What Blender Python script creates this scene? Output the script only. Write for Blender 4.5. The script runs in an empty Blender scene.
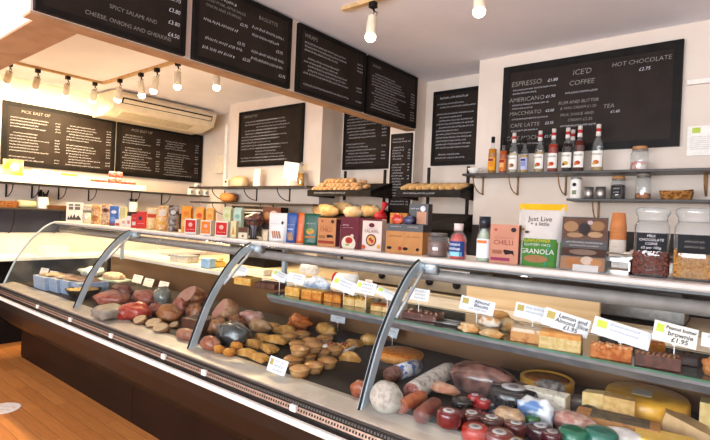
import bpy, bmesh, math, random
from mathutils import Vector, Matrix, noise
random.seed(7)
C = bpy.context.scene.collection
PI = math.pi
# ------------------------------------------------------------------ camera
EYE = Vector((0, 0, 1.45))
YAW, PIT, ROL, FPX = math.radians(38.867), math.radians(-0.353), math.radians(2.47), 491.9
_F = Vector((-math.sin(YAW), math.cos(YAW), 0)); _R = Vector((math.cos(YAW), math.sin(YAW), 0)); _U = Vector((0, 0, 1))
_F, _U = _F*math.cos(PIT)+_U*math.sin(PIT), _U*math.cos(PIT)-_F*math.sin(PIT)
_R, _U = _R*math.cos(ROL)+_U*math.sin(ROL), _U*math.cos(ROL)-_R*math.sin(ROL)
cd = bpy.data.cameras.new('camera'); cam = bpy.data.objects.new('camera', cd); C.objects.link(cam)
cd.lens = FPX/710*36; cd.sensor_width = 36; cd.clip_start = .02
m3 = Matrix((_R, _U, -_F)).transposed()
cam.matrix_world = Matrix.Translation(EYE) @ m3.to_4x4()
S = bpy.context.scene
S.camera = cam
S.view_settings.view_transform = 'Standard'; S.view_settings.look = 'None'
S.view_settings.gamma = 1; S.view_settings.use_curve_mapping = False
S.view_settings.exposure = 0.16
# ------------------------------------------------------------------ world and large lights
w = bpy.data.worlds.new('world'); S.world = w; w.use_nodes = True
w.node_tree.nodes['Background'].inputs[0].default_value = (.75, .87, 1, 1)
w.node_tree.nodes['Background'].inputs[1].default_value = 1.2
def area(name, loc, rot, sx, sy, power, col):
    l = bpy.data.lights.new(name, 'AREA'); l.shape = 'RECTANGLE'; l.size = sx; l.size_y = sy; l.energy = power; l.color = col
    o = bpy.data.objects.new(name, l); C.objects.link(o); o.location = loc; o.rotation_euler = rot; return o
area('window_daylight', (-1.2, -3.15, 1.65), (math.radians(130), 0, 0), 6.6, 2.1, 470, (.93, .94, 1.0))
area('case_lamp', (-1.6, 2.02, 1.175), (math.radians(18), 0, 0), 7.0, .03, 4.5, (1, .90, .78))

def W(px, py, Y):                       # point on the plane y = Y seen at a photo pixel
    d = (px-355)*_R-(py-220)*_U+FPX*_F
    return EYE+d*(Y/d.y)
def WZ(px, py, z):                      # point on the plane z
    d = (px-355)*_R-(py-220)*_U+FPX*_F
    return EYE+d*((z-EYE.z)/d.z)
def WX(px, py, X):
    d = (px-355)*_R-(py-220)*_U+FPX*_F
    return EYE+d*(X/d.x)
# ------------------------------------------------------------------ materials
MC = {}
TONE = [1.0]          # how deep the colours of the next goods are
def hexc(h):
    if not isinstance(h, str): return tuple(h)
    v = [int(h[i:i+2], 16)/255 for i in (0, 2, 4)]
    return tuple(x/12.92 if x <= .04045 else ((x+.055)/1.055)**2.4 for x in v)
def mat(c, c2=None, scale=30, rough=.6, metal=0, bump=0, lo=.4, hi=.6, coat=0, kind='noise', aniso=None):
    key = (c, c2, scale, rough, metal, bump, lo, hi, coat, kind, aniso, TONE[0])
    if key in MC: return MC[key]
    m = bpy.data.materials.new('surface'); m.use_nodes = True; n = m.node_tree.nodes; l = m.node_tree.links
    b = n['Principled BSDF']; b.inputs['Roughness'].default_value = rough; b.inputs['Metallic'].default_value = metal
    b.inputs['Specular IOR Level'].default_value = .12 if rough >= .45 else .4; b.inputs['Coat Weight'].default_value = coat; b.inputs['Coat Roughness'].default_value = .08
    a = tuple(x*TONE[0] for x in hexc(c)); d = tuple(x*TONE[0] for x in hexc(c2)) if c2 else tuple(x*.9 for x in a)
    tc = n.new('ShaderNodeTexCoord'); mp = n.new('ShaderNodeMapping'); l.new(tc.outputs['Object'], mp.inputs[0])
    if aniso: mp.inputs['Scale'].default_value = aniso
    if kind == 'voronoi':
        t = n.new('ShaderNodeTexVoronoi'); t.inputs['Scale'].default_value = scale; fac = t.outputs['Distance']
    elif kind == 'wave':
        t = n.new('ShaderNodeTexWave'); t.inputs['Scale'].default_value = scale; t.inputs['Distortion'].default_value = 3; fac = t.outputs['Fac']
    else:
        t = n.new('ShaderNodeTexNoise'); t.inputs['Scale'].default_value = scale; t.inputs['Detail'].default_value = 4; fac = t.outputs['Fac']
    l.new(mp.outputs[0], t.inputs['Vector'])
    r = n.new('ShaderNodeValToRGB'); r.color_ramp.elements[0].position = lo; r.color_ramp.elements[1].position = hi
    r.color_ramp.elements[0].color = (*d, 1); r.color_ramp.elements[1].color = (*a, 1)
    l.new(fac, r.inputs[0]); l.new(r.outputs[0], b.inputs['Base Color'])
    if bump:
        bp = n.new('ShaderNodeBump'); bp.inputs['Strength'].default_value = bump; bp.inputs['Distance'].default_value = .004
        l.new(fac, bp.inputs['Height']); l.new(bp.outputs[0], b.inputs['Normal'])
    MC[key] = m; return m
def glow(c, s):
    k = ('glow', c, s)
    if k in MC: return MC[k]
    m = bpy.data.materials.new('lamp_glow'); m.use_nodes = True; b = m.node_tree.nodes['Principled BSDF']
    b.inputs['Base Color'].default_value = (*hexc(c), 1); b.inputs['Emission Color'].default_value = (*hexc(c), 1); b.inputs['Emission Strength'].default_value = s
    MC[k] = m; return m
def glass(tint=(.96, .98, .97), refl=1.0, ior=1.45, rough=.01, veil=0):
    k = ('glass', tint, refl, ior, rough, veil)
    if k in MC: return MC[k]
    m = bpy.data.materials.new('clear_glass'); m.use_nodes = True; n = m.node_tree.nodes; l = m.node_tree.links
    n.remove(n['Principled BSDF']); out = n['Material Output']
    t = n.new('ShaderNodeBsdfTransparent'); t.inputs[0].default_value = (*tint, 1)
    g = n.new('ShaderNodeBsdfGlossy'); g.inputs['Roughness'].default_value = rough
    lw_ = n.new('ShaderNodeLayerWeight'); lw_.inputs[0].default_value = .5
    pw = n.new('ShaderNodeMath'); pw.operation = 'POWER'; pw.inputs[1].default_value = 5; l.new(lw_.outputs['Facing'], pw.inputs[0])
    f = n.new('ShaderNodeMath'); f.operation = 'MULTIPLY_ADD'; f.inputs[1].default_value = .96; f.inputs[2].default_value = .04*(ior-1)**2/.2025; l.new(pw.outputs[0], f.inputs[0])
    mu = n.new('ShaderNodeMath'); mu.operation = 'MULTIPLY'; mu.use_clamp = True; mu.inputs[1].default_value = refl; l.new(f.outputs[0], mu.inputs[0])
    mx = n.new('ShaderNodeMixShader'); l.new(mu.outputs[0], mx.inputs[0]); l.new(t.outputs[0], mx.inputs[1]); l.new(g.outputs[0], mx.inputs[2])
    last = mx
    if veil:
        d = n.new('ShaderNodeBsdfDiffuse'); d.inputs[0].default_value = (.8, .85, .85, 1)
        m2 = n.new('ShaderNodeMixShader'); m2.inputs[0].default_value = veil; l.new(mx.outputs[0], m2.inputs[1]); l.new(d.outputs[0], m2.inputs[2]); last = m2
    l.new(last.outputs[0], out.inputs[0]); MC[k] = m; return m
WALL = mat('dfd2c6', 'd9cbbe', 3, .75, bump=.05)
CEIL = mat('ecebf3', 'e6e5ee', 2, .8)
BLACKW = mat('1a1715', '241f1c', 20, .45)
CHALKBOARD = mat('211a16', '2c231e', 6, .5, lo=.3, hi=.7)
FRAME = mat('131110', '1a1715', 12, .5)
CHALK = mat('cfcfd4', 'b8b8be', 60, .9)
CHALKD = mat('8f8b86', '77736e', 90, .9)
WHITE = mat('eeeae4', 'e4e0d8', 20, .5)
CREAM = mat('e8ddc8', 'e0d4bc', 15, .6)
STEEL = mat('b9b7b4', 'a8a6a3', 40, .3, .85)
GREYMETAL = mat('b0b3b5', 'a2a5a8', 30, .35, .25)
GLASS = glass()
JARGLASS = glass((.93, .96, .97), 1.8, 1.5, .02, .05)
PRINTW = mat('f2efe8', 'e8e5de', 30, .5)
INK = mat('1c1a1a', '262322', 30, .6)
GOLD = mat('e8b23a', 'd89a28', 30, .5)
# ------------------------------------------------------------------ mesh builder
def text_geo(s, size, bold=0):
    cu = bpy.data.curves.new('t', 'FONT'); cu.body = s; cu.size = size; cu.offset = bold; cu.align_x = 'CENTER'; cu.resolution_u = 2
    o = bpy.data.objects.new('t', cu); me = bpy.data.meshes.new_from_object(o)
    vs = [v.co.copy() for v in me.vertices]; fs = [tuple(p.vertices) for p in me.polygons]
    bpy.data.objects.remove(o); bpy.data.curves.remove(cu); bpy.data.meshes.remove(me)
    return vs, fs
class MB:
    def __init__(s): s.v = []; s.f = []; s.m = []; s.sm = []; s.mats = []; s.T = Matrix.Identity(4)
    def mi(s, m):
        if m not in s.mats: s.mats.append(m)
        return s.mats.index(m)
    def add(s, vs, fs, m, smooth=False, T=None):
        k = len(s.v); i = s.mi(m); M = s.T @ T if T is not None else s.T
        s.v += [tuple(M @ Vector(p)) for p in vs]
        for f in fs: s.f.append([a+k for a in f]); s.m.append(i); s.sm.append(smooth)
        return s
    def box(s, x0, x1, y0, y1, z0, z1, m, bev=0, T=None, smooth=False):
        if bev:
            bm = bmesh.new(); bmesh.ops.create_cube(bm, size=1)
            bmesh.ops.scale(bm, vec=(x1-x0, y1-y0, z1-z0), verts=bm.verts)
            bmesh.ops.translate(bm, vec=((x0+x1)/2, (y0+y1)/2, (z0+z1)/2), verts=bm.verts)
            bmesh.ops.bevel(bm, geom=bm.edges[:], offset=bev, segments=2, affect='EDGES', profile=.5)
            bm.verts.ensure_lookup_table()
            s.add([v.co for v in bm.verts], [[v.index for v in f.verts] for f in bm.faces], m, smooth, T); bm.free(); return s
        vs = [(x, y, z) for x in (x0, x1) for y in (y0, y1) for z in (z0, z1)]
        return s.add(vs, [(0, 1, 3, 2), (4, 6, 7, 5), (0, 4, 5, 1), (2, 3, 7, 6), (0, 2, 6, 4), (1, 5, 7, 3)], m, smooth, T)
    def lathe(s, c, prof, m, n=20, T=None, smooth=True, cap=True, sq=0):
        vs = []; fs = []
        for r, z in prof:
            for k in range(n):
                a = 2*PI*k/n; q = 1
                if sq: q = 1/max(abs(math.cos(a+PI/n)), abs(math.sin(a+PI/n)))**sq
                vs.append((c[0]+r*q*math.cos(a+PI/n), c[1]+r*q*math.sin(a+PI/n), c[2]+z))
        for j in range(len(prof)-1):
            for k in range(n): fs.append((j*n+k, j*n+(k+1) % n, (j+1)*n+(k+1) % n, (j+1)*n+k))
        if cap: fs += [tuple(range(n))[::-1], tuple(range((len(prof)-1)*n, len(prof)*n))]
        return s.add(vs, fs, m, smooth, T)
    def tube(s, pts, r, m, n=8, smooth=True, T=None):
        pts = [Vector(p) for p in pts]; rs = r if isinstance(r, (list, tuple)) else [r]*len(pts); vs = []; fs = []
        for i, p in enumerate(pts):
            t = (pts[min(i+1, len(pts)-1)]-pts[max(i-1, 0)]).normalized()
            u = t.cross(Vector((0, 0, 1)));
            if u.length < .1: u = t.cross(Vector((1, 0, 0)))
            u.normalize(); w_ = t.cross(u)
            for k in range(n):
                a = 2*PI*k/n; vs.append(p+rs[i]*(math.cos(a)*u+math.sin(a)*w_))
        for i in range(len(pts)-1):
            for k in range(n): fs.append((i*n+k, i*n+(k+1) % n, (i+1)*n+(k+1) % n, (i+1)*n+k))
        fs += [tuple(range(n))[::-1], tuple(range((len(pts)-1)*n, len(pts)*n))]
        return s.add(vs, fs, m, smooth, T)
    def prism(s, poly, a, b, m, ax='x', T=None, smooth=False):   # poly in the other two axes, extruded from a to b
        n = len(poly)
        def P(q, h): return {'x': (h, q[0], q[1]), 'y': (q[0], h, q[1]), 'z': (q[0], q[1], h)}[ax]
        vs = [P(q, a) for q in poly]+[P(q, b) for q in poly]
        fs = [(i, (i+1) % n, n+(i+1) % n, n+i) for i in range(n)]+[tuple(range(n))[::-1], tuple(range(n, 2*n))]
        return s.add(vs, fs, m, smooth, T)
    def lump(s, c, r, m, seed=0, amp=.12, fr=2.0, flat=True, sub=3, T=None, sq=1.0, cut=None):
        bm = bmesh.new(); bmesh.ops.create_icosphere(bm, subdivisions=sub, radius=1)
        vs = []; hit = set()
        for v in bm.verts:
            p = v.co.copy()
            if sq != 1: p = Vector([math.copysign(abs(q)**sq, q) for q in p])
            d = 1+amp*noise.noise(v.co*fr+Vector((seed*3.7, seed*1.3, seed)))*2+amp*.55*noise.noise(v.co*fr*2.7+Vector((seed, seed*2.1, 5)))+amp*.25*noise.noise(v.co*fr*6+Vector((seed, 3, seed)))
            p = p*d
            if cut:
                nn = Vector(cut[0]).normalized(); q = p.dot(nn)
                if q > cut[1]: p -= (q-cut[1])*nn; hit.add(v.index)
            z = p.z
            if flat: z = max(z, -.72)+.72
            vs.append((c[0]+p.x*r[0], c[1]+p.y*r[1], c[2]+z*r[2]/(1.72 if flat else 1)))
        fs = [[v.index for v in f.verts] for f in bm.faces]; bm.free()
        if cut:
            fa = [f for f in fs if all(i in hit for i in f)]; fb = [f for f in fs if not all(i in hit for i in f)]
            s.add(vs, fb, m, True, T)
            return s.add(vs, fa, cut[2], True, T)
        return s.add(vs, fs, m, True, T)
    def text(s, t, size, x, y, z, m, T=None, slant=0, bold=0):  # reads towards -y
        vs, fs = text_geo(t, size, bold)
        return s.add([(x+v.x+slant*v.y, y, z+v.y-size*.35) for v in vs], fs, m, False, T)
    def stroke(s, pts, wd, m, y=0, T=None):             # ribbon on the xz plane
        vs = []; fs = []
        for i, p in enumerate(pts):
            a = pts[max(i-1, 0)]; b = pts[min(i+1, len(pts)-1)]; dx, dz = b[0]-a[0], b[1]-a[1]; L = math.hypot(dx, dz) or 1
            nx, nz = -dz/L*wd/2, dx/L*wd/2
            vs += [(p[0]+nx, y, p[1]+nz), (p[0]-nx, y, p[1]-nz)]
        for i in range(len(pts)-1): fs.append((2*i, 2*i+1, 2*i+3, 2*i+2))
        return s.add(vs, fs, m, False, T)
    def scribble(s, x0, x1, z, h, m, rnd, y=0, wd=None, T=None):   # a line of unreadable handwriting
        wd = wd or h*.2; x = x0
        while x < x1:
            L = rnd.uniform(1.5, 4.5)*h; L = min(L, x1-x)
            n = max(3, int(L/(h*.3))); pts = [(x+L*i/n+rnd.uniform(-.1, .1)*h, z+(h*(.5 if i % 2 else -.5))*rnd.uniform(.5, 1)) for i in range(n+1)]
            s.stroke(pts, wd, m, y, T); x += L+h*.6
        return s
    def disc(s, x, y, z, rx, rz, m, n=20, T=None, a0=0, a1=2*PI):
        vs = [(x, y, z)]+[(x+rx*math.cos(a0+(a1-a0)*k/n), y, z+rz*math.sin(a0+(a1-a0)*k/n)) for k in range(n+1)]
        return s.add(vs, [(0, k+1, k+2) for k in range(n)], m, False, T)
    def rect(s, x0, x1, z0, z1, m, y, T=None):
        return s.add([(x0, y, z0), (x1, y, z0), (x1, y, z1), (x0, y, z1)], [(0, 1, 2, 3)], m, False, T)
    def build(s, name, parent=None, loc=None, rz=0, label=None, cat=None, group=None, kind=None):
        me = bpy.data.meshes.new(name); me.from_pydata(s.v, [], s.f); me.update()
        for m in s.mats: me.materials.append(m)
        for p, i, k in zip(me.polygons, s.m, s.sm): p.material_index = i; p.use_smooth = k
        bm = bmesh.new(); bm.from_mesh(me); bmesh.ops.recalc_face_normals(bm, faces=bm.faces); bm.to_mesh(me); bm.free()
        o = bpy.data.objects.new(name, me); C.objects.link(o)
        if parent: o.parent = parent
        if loc is not None: o.location = loc
        o.rotation_euler.z = rz
        tag(o, label, cat, group, kind); return o
def tag(o, label=None, cat=None, group=None, kind=None):
    if label: o['label'] = label
    if cat: o['category'] = cat
    if group: o['group'] = group
    if kind: o['kind'] = kind
    return o
def thing(name, label, cat, loc=(0, 0, 0), rz=0, group=None):
    o = bpy.data.objects.new(name, None); C.objects.link(o); o.location = loc; o.rotation_euler.z = rz; o.empty_display_size = .05
    return tag(o, label, cat, group)
def dup(root, loc, rz=None, label=None, group=None):
    r = root.copy(); C.objects.link(r); r.location = loc
    if rz is not None: r.rotation_euler.z = rz
    if label: r['label'] = label
    if group: r['group'] = group
    for ch in list(root.children):
        c = ch.copy(); C.objects.link(c); c.parent = r
        for g in list(ch.children):
            d = g.copy(); C.objects.link(d); d.parent = c
    return r
def light(name, kind, loc, power, col, parent=None, size=.04, direction=None, angle=100, blend=.6):
    l = bpy.data.lights.new(name, kind); l.energy = power; l.color = col
    l.shadow_soft_size = size
    if kind == 'SPOT': l.spot_size = math.radians(angle); l.spot_blend = blend
    o = bpy.data.objects.new(name, l); C.objects.link(o); o.location = loc
    if direction is not None: o.rotation_euler = Vector(direction).to_track_quat('-Z', 'Y').to_euler()
    if parent: o.parent = parent
    return o
# ================================================================== THE ROOM
XL, YR, YB, ZC = -6.3, 4.19, 3.85, 2.81
XBK = -2.543
def struct(mb, name): return mb.build(name, kind='structure')
WOOD = None
def floor_mat():
    m = bpy.data.materials.new('floor_boards'); m.use_nodes = True; n = m.node_tree.nodes; l = m.node_tree.links; b = n['Principled BSDF']
    b.inputs['Roughness'].default_value = .35
    tc = n.new('ShaderNodeTexCoord'); br = n.new('ShaderNodeTexBrick'); l.new(tc.outputs['Object'], br.inputs['Vector'])
    br.inputs['Scale'].default_value = 1; br.inputs['Brick Width'].default_value = 1.1; br.inputs['Row Height'].default_value = .09
    br.inputs['Mortar Size'].default_value = .0015; br.inputs['Color1'].default_value = (*hexc('cf8a4a'), 1); br.inputs['Color2'].default_value = (*hexc('bb773c'), 1)
    br.inputs['Mortar'].default_value = (*hexc('6b3210'), 1)
    mp = n.new('ShaderNodeMapping'); mp.inputs['Scale'].default_value = (3, 40, 1); l.new(tc.outputs['Object'], mp.inputs[0])
    nz = n.new('ShaderNodeTexNoise'); nz.inputs['Scale'].default_value = 2; nz.inputs['Detail'].default_value = 5; l.new(mp.outputs[0], nz.inputs['Vector'])
    mx = n.new('ShaderNodeMix'); mx.data_type = 'RGBA'; mx.blend_type = 'MULTIPLY'; mx.inputs[0].default_value = .3
    rp = n.new('ShaderNodeValToRGB'); rp.color_ramp.elements[0].position = .35; rp.color_ramp.elements[0].color = (.45, .38, .32, 1); rp.color_ramp.elements[1].position = .6
    l.new(nz.outputs['Fac'], rp.inputs[0]); l.new(br.outputs['Color'], mx.inputs[6]); l.new(rp.outputs[0], mx.inputs[7]); l.new(mx.outputs[2], b.inputs['Base Color'])
    return m
struct(MB().box(XL-.1, 3, -3, YR+.1, -.1, 0, floor_mat()), 'floor')
struct(MB().box(XL-.1, 3, -3, YR+.1, ZC, ZC+.1, CEIL), 'ceiling')
DARKB = mat('3a3230', '332c2a', 8, .45)
struct(MB().box(XL-.1, XL, -3, YR+.1, 0, ZC, WALL), 'wall_left')
struct(MB().box(2.9, 3, -3, YB, 0, ZC, WALL), 'wall_right')
for (xa, xb, ya) in ((XL, -5.23, YR), (-5.23, -3.61, YB), (-3.61, -2.83, YR), (-2.83, XBK, 4.01), (XBK, -1.83, YR), (-1.83, 2.9, YB)):
    struct(MB().box(xa, xb, ya, 4.4, 0, ZC, WALL), 'wall_back')
# shop front behind the camera: wall with a wide window
wf = MB(); wf.box(XL-.1, 3, -3.1, -3, 0, .55, WALL).box(XL-.1, 3, -3.1, -3, 2.7, ZC, WALL).box(XL-.1, -4.6, -3.1, -3, .55, 2.7, WALL).box(2.2, 3, -3.1, -3, .55, 2.7, WALL)
struct(wf, 'wall_front')
wn = MB()
for x in (-4.6, -2.35, -.05, 2.13): wn.box(x, x+.07, -3.09, -3.02, .55, 2.7, WHITE)
wn.box(-4.6, 2.2, -3.09, -3.02, .55, .62, WHITE).box(-4.6, 2.2, -3.09, -3.02, 2.63, 2.7, WHITE)
wo = struct(wn, 'window_1')
MB().box(-4.55, 2.15, -3.06, -3.055, .6, 2.65, glass()).build('window_pane', wo)
# hanging beams that divide the ceiling
struct(MB().box(XBK-.09, XBK, .78, 4.01, 2.31, ZC, WALL), 'trim_1')
struct(MB().box(XL, XBK-.09, .845, 1.045, 2.335, ZC, WALL), 'trim_2')
SOFFIT_SHADE = mat('b8926e', 'ac8662', 8, .6)  # tan sheets added under the beams: soffit shade put into their colour
struct(MB().box(XBK-.092, XBK+.002, .78, 4.01, 2.298, 2.31, SOFFIT_SHADE), 'trim_shade_1')
struct(MB().box(XL, XBK-.092, .845, 1.045, 2.323, 2.335, SOFFIT_SHADE), 'trim_shade_2')
struct(MB().box(XBK, -1.83, YR-.012, YR, .9, 1.42, mat('3a3230', '332c2a', 8, .45)), 'trim_9')
# dark splash panel low on the coffee wall, and slate-blue tiling low on the left wall
struct(MB().box(-1.83, 2.9, YB-.012, YB, .9, 1.43, DARKB), 'trim_3')
TILE = mat('3a3c48', '33343f', 5, .3)
struct(MB().box(XL, XL+.015, 1.1, 3.9, 1.12, 1.38, TILE), 'trim_4')
# conduit / rail on the coffee wall right of the menu
struct(MB().box(-.36, 2.9, YB-.03, YB, 2.40, 2.43, WHITE), 'trim_5')
struct(MB().box(-5.26, -5.215, YB-.035, YB, 1.72, 2.55, WHITE), 'trim_6')
MB().box(-5.9, -5.72, YR-.06, YR, 1.98, 2.24, CREAM, .01).build('junction_box', label='cream junction box on the wall beyond the small menu board', cat='box')

# ================================================================== TRACK LIGHTS
TRK = mat('c9a97c', 'b99868', 20, .5); HEADM = mat('e6dcc6', 'd8ceb8', 20, .45)
def track(name_label, p, q, mounts, dirs, power, col, strength, spot_angle=120, labels=None):
    t = thing('ceiling_light_track', name_label, 'track', p)
    P, Q = Vector(p), Vector(q); d = Q-P; L = d.length; rz = math.atan2(d.y, d.x); t.rotation_euler.z = rz
    MB().box(0, L, -.018, .018, -.022, 0, TRK).build('rail', t)
    for i, (mo, di) in enumerate(zip(mounts, dirs)):
        s = thing('track_spotlight', labels[i], 'spotlight', mo, 0, 'track spotlights')
        D = Vector(di).normalized(); M = D.to_track_quat('-Z', 'Y').to_matrix().to_4x4()
        MB().box(-.02, .02, -.02, .02, -.035, 0, BLACKW).tube([(0, 0, -.03), (.012, 0, -.06), (0, 0, -.085)], .006, BLACKW).tube([(0, 0, -.05), (.03, .01, -.07), (.02, 0, -.1)], .003, BLACKW).build('bracket', s)
        body = MB(); T = Matrix.Translation((0, 0, -.085)) @ M
        body.lathe((0, 0, -.13), [(.02, .13), (.03, .125), (.032, .01), (.026, 0)], HEADM, 16, T); body.build('lamp_body', s)
        b = MB(); b.lathe((0, 0, -.165), [(.004, 0), (.02, .004), (.033, .02), (.033, .035), (.022, .045)], glow('ffe9c4', strength), 16, T); b.build('bulb', s)
        light('spot_lamp', 'SPOT', Vector((0, 0, -.085))+D*.19, power, col, s, .03, D, spot_angle, .8)
    return t
z = ZC
WARM = (1, .74, .42)
m1 = [Vector((W(px, py, 2.44).x, 2.44, z-.022)) for px, py in ((120, 80), (141, 74), (157, 69), (178, 63))]
track('ceiling light track running beside the near hanging beam, four spots', (-5.6, 2.44, z), (-3.98, 2.44, z), m1,
      [(-.5, .1, -1), (.05, .1, -1), (-.2, -.1, -1), (-.05, .05, -1)], 85, WARM, 25, 150,
      labels=['track spotlight glaring beside the left end of the air conditioner', 'second spotlight on the short cross track, hanging straight down', 'tilted spotlight, third along the short cross track', 'spotlight at the right end of the short cross track, under the menu boards'])
m2 = [Vector((-5.6, WX(px, py, -5.6).y, z-.022)) for px, py in ((10, 63), (38, 69), (68, 76), (95, 82))]
track('pale ceiling light track running along the left wall', (-5.6, 1.55, z), (-5.6, 2.44, z), m2,
      [(-.7, 0, -.8), (-.7, .05, -.8), (-.7, .1, -.8), (-.7, .15, -.8)], 34, WARM, 14, 165,
      labels=['leftmost spotlight of the pale track along the left wall', 'second spotlight from the left on the pale wall track', 'third spotlight from the left on the pale wall track', 'last spotlight of the pale wall track, next to the corner'])
m3_ = [Vector((W(373, 8, 2.42).x, 2.42, z-.022))]
track('tan ceiling light track beside the hanging menu boards with one spot', (W(343, 10, 2.42).x, 2.42, z), (W(343, 10, 2.42).x+.9, 2.42, z), m3_, [(0, -.1, -1)], 32, (1, .85, .66), 25,
      labels=['single bright spotlight to the right of the hanging menu boards'])
m4 = [Vector((W(480, -8, 2.42).x, 2.42, z-.022))]
track('ceiling light track above the right half of the counter', (W(480, -8, 2.42).x-.12, 2.42, z), (1.2, 2.42, z), m4, [(0, 0, -1)], 32, (1, .87, .7), 25,
      labels=['spotlight at the top edge of the picture above the coffee menu'])
pt = W(217, 62, 3.1)
s5 = track('short ceiling light track behind the second hanging menu board', (WZ(217, 64, z-.03).x-.2, WZ(217, 64, z-.03).y, z), (WZ(217, 64, z-.03).x+.2, WZ(217, 64, z-.03).y, z),
      [Vector((WZ(217, 64, z-.03).x, WZ(217, 64, z-.03).y, z-.022))], [(0.05, 0, -1)], 90, WARM, 25, 150, labels=['lone spotlight behind the lower edge of the second hanging menu board'])
# ================================================================== AIR CONDITIONER
ac = thing('air_conditioner', 'long cream air conditioner under the ceiling above the left menu boards', 'air conditioner', (0, 0, 0))
ACM = mat('e9dcc2', 'e2d4b8', 10, .45)
prof = [(-6.29, 2.79), (-5.72, 2.79), (-5.67, 2.74), (-5.74, 2.585), (-6.0, 2.52), (-6.29, 2.52)]
MB().prism(prof, 2.62, 3.97, ACM, 'y').build('casing', ac)
v = MB()
T = Matrix.Translation((-5.668, 0, 2.735)) @ Matrix.Rotation(math.atan2(.07, .155), 4, 'Y')
v.add([(-.002, 2.70, -.025), (-.002, 3.91, -.025), (-.002, 3.91, -.095), (-.002, 2.70, -.095)], [(0, 1, 2, 3)], BLACKW, T=Matrix.Translation((.006, 0, 0)) @ T)
v.build('air_slot', ac)
v = MB(); v.box(-.004, .012, 2.715, 3.895, -.083, -.038, ACM, .003, T=T); v.build('louvre', ac)
MB().prism([(-5.80, 2.572), (-5.95, 2.534), (-5.95, 2.52), (-5.80, 2.56)], 2.75, 3.7, mat('cbbd9f'), 'y').build('underside_vent', ac)
# ================================================================== CHALKBOARDS
def chalkboard(label, loc, rz, w_, h, fr, lines, th=.03, seed=0, hdr=None, group=None, size=.03, reals=()):
    b = thing('menu_chalkboard', label, 'chalkboard', loc, rz, group)
    MB().box(fr*.6, w_-fr*.6, .006, th, fr*.6, h-fr*.6, CHALKBOARD).build('board_panel', b)
    f = MB()
    f.box(0, w_, 0, th, 0, fr, FRAME).box(0, w_, 0, th, h-fr, h, FRAME).box(0, fr, 0, th, fr, h-fr, FRAME).box(w_-fr, w_, 0, th, fr, h-fr, FRAME)
    f.build('frame', b)
    c = MB(); rnd = random.Random(seed)
    for (x0, x1, zz, hh) in lines: c.scribble(x0*w_, x1*w_, zz*h, hh*1.25, CHALK, rnd, .0035)
    for (t, x, zz, sz) in reals: c.text(t, sz*(.78 if t[0] == '£' else .92), x*w_, .0035, zz*h, CHALK if t[0] == '£' else CHALKD, slant=.12)
    c.build('chalk_writing', b); return b
def rows(cols, z0, z1, n, hh, rnd, price=True):
    L = []
    for i in range(n):
        zz = z0+(z1-z0)*i/max(1, n-1)
        for (a, b_) in cols:
            e = a+(b_-a)*rnd.uniform(.45, .80)
            if rnd.random() < .12: continue
            L.append((a+(b_-a)*rnd.choice([0, 0, .06]), e, zz, hh))
            if price and rnd.random() < .75: L.append((b_-(b_-a)*.1, b_, zz, hh))
    return L
R_ = random.Random(3)
# coffee menu
a = W(504, 68, 3.82); b_ = W(678, 147, 3.82)
cw, chh = 1.215, .70
chalkboard('large coffee menu chalkboard on the wall above the syrup bottles', (a.x, 3.815, 2.005), 0, cw, chh, .052,
   [(.07, .34, .72, .011), (.07, .22, .68, .011), (.07, .30, .55, .011), (.07, .2, .51, .011), (.07, .30, .39, .011), (.07, .24, .26, .011), (.07, .28, .11, .011), (.40, .58, .62, .013), (.38, .58, .27, .013)], seed=1, reals=[
   ('ESPRESSO', .155, .79, .06), ('£1.80', .32, .785, .042), ('AMERICANO', .16, .61, .052), ('£1.90', .31, .61, .04), ('MACCHIATO', .155, .455, .046), ('£2.00', .31, .455, .036),
   ('CAFE LATTE', .155, .32, .046), ('£2.35', .31, .32, .036), ('CAFE MOCHA', .155, .175, .05), ('£2.75', .31, .175, .036),
   ("ICE'D", .49, .83, .06), ('COFFEE', .49, .72, .055), ('RUM AND BUTTER', .475, .52, .036), ('& WIN CREAM £1.20', .475, .46, .03), ('MILK SHAKE AND', .47, .39, .032), ('CREAM £2.35', .49, .33, .032),
   ('TEA', .645, .44, .045), ('£1.60', .68, .38, .034), ('HOT CHOCOLATE', .80, .85, .046), ('£2.75', .82, .77, .04)])
# menu on the recessed wall
chalkboard('tall menu chalkboard in the recess left of the coffee menu', (W(433.5, 93, 4.14).x, 4.14, 1.975), 0, .60, .71, .035, [(.12, .6, .9, .018)]+rows([(.08, .92)], .82, .1, 17, .013, R_, False), seed=2)
# board in the bread recess
chalkboard('menu chalkboard on the wall above the rolls rack', (-3.555, 4.14, 1.965), 0, .63, .72, .03, rows([(.08, .92)], .95, .1, 19, .013, R_), seed=4)
# narrow board at the nib wall
chalkboard('narrow menu chalkboard on the end of the dividing wall', (-2.80, 3.985, 1.42), 0, .245, .86, .012, rows([(.08, .92)], .94, .2, 24, .013, R_), th=.02, seed=5)
# board on the chimney breast, left
chalkboard('menu chalkboard on the pale wall above the oil bottle', (-4.99, 3.815, 2.005), 0, 1.12, .675, .035, rows([(.06, .97), (.3, .99)], .8, .1, 14, .014, R_, False), seed=6, reals=[('BAGUETTES', .2, .9, .05)])
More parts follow.
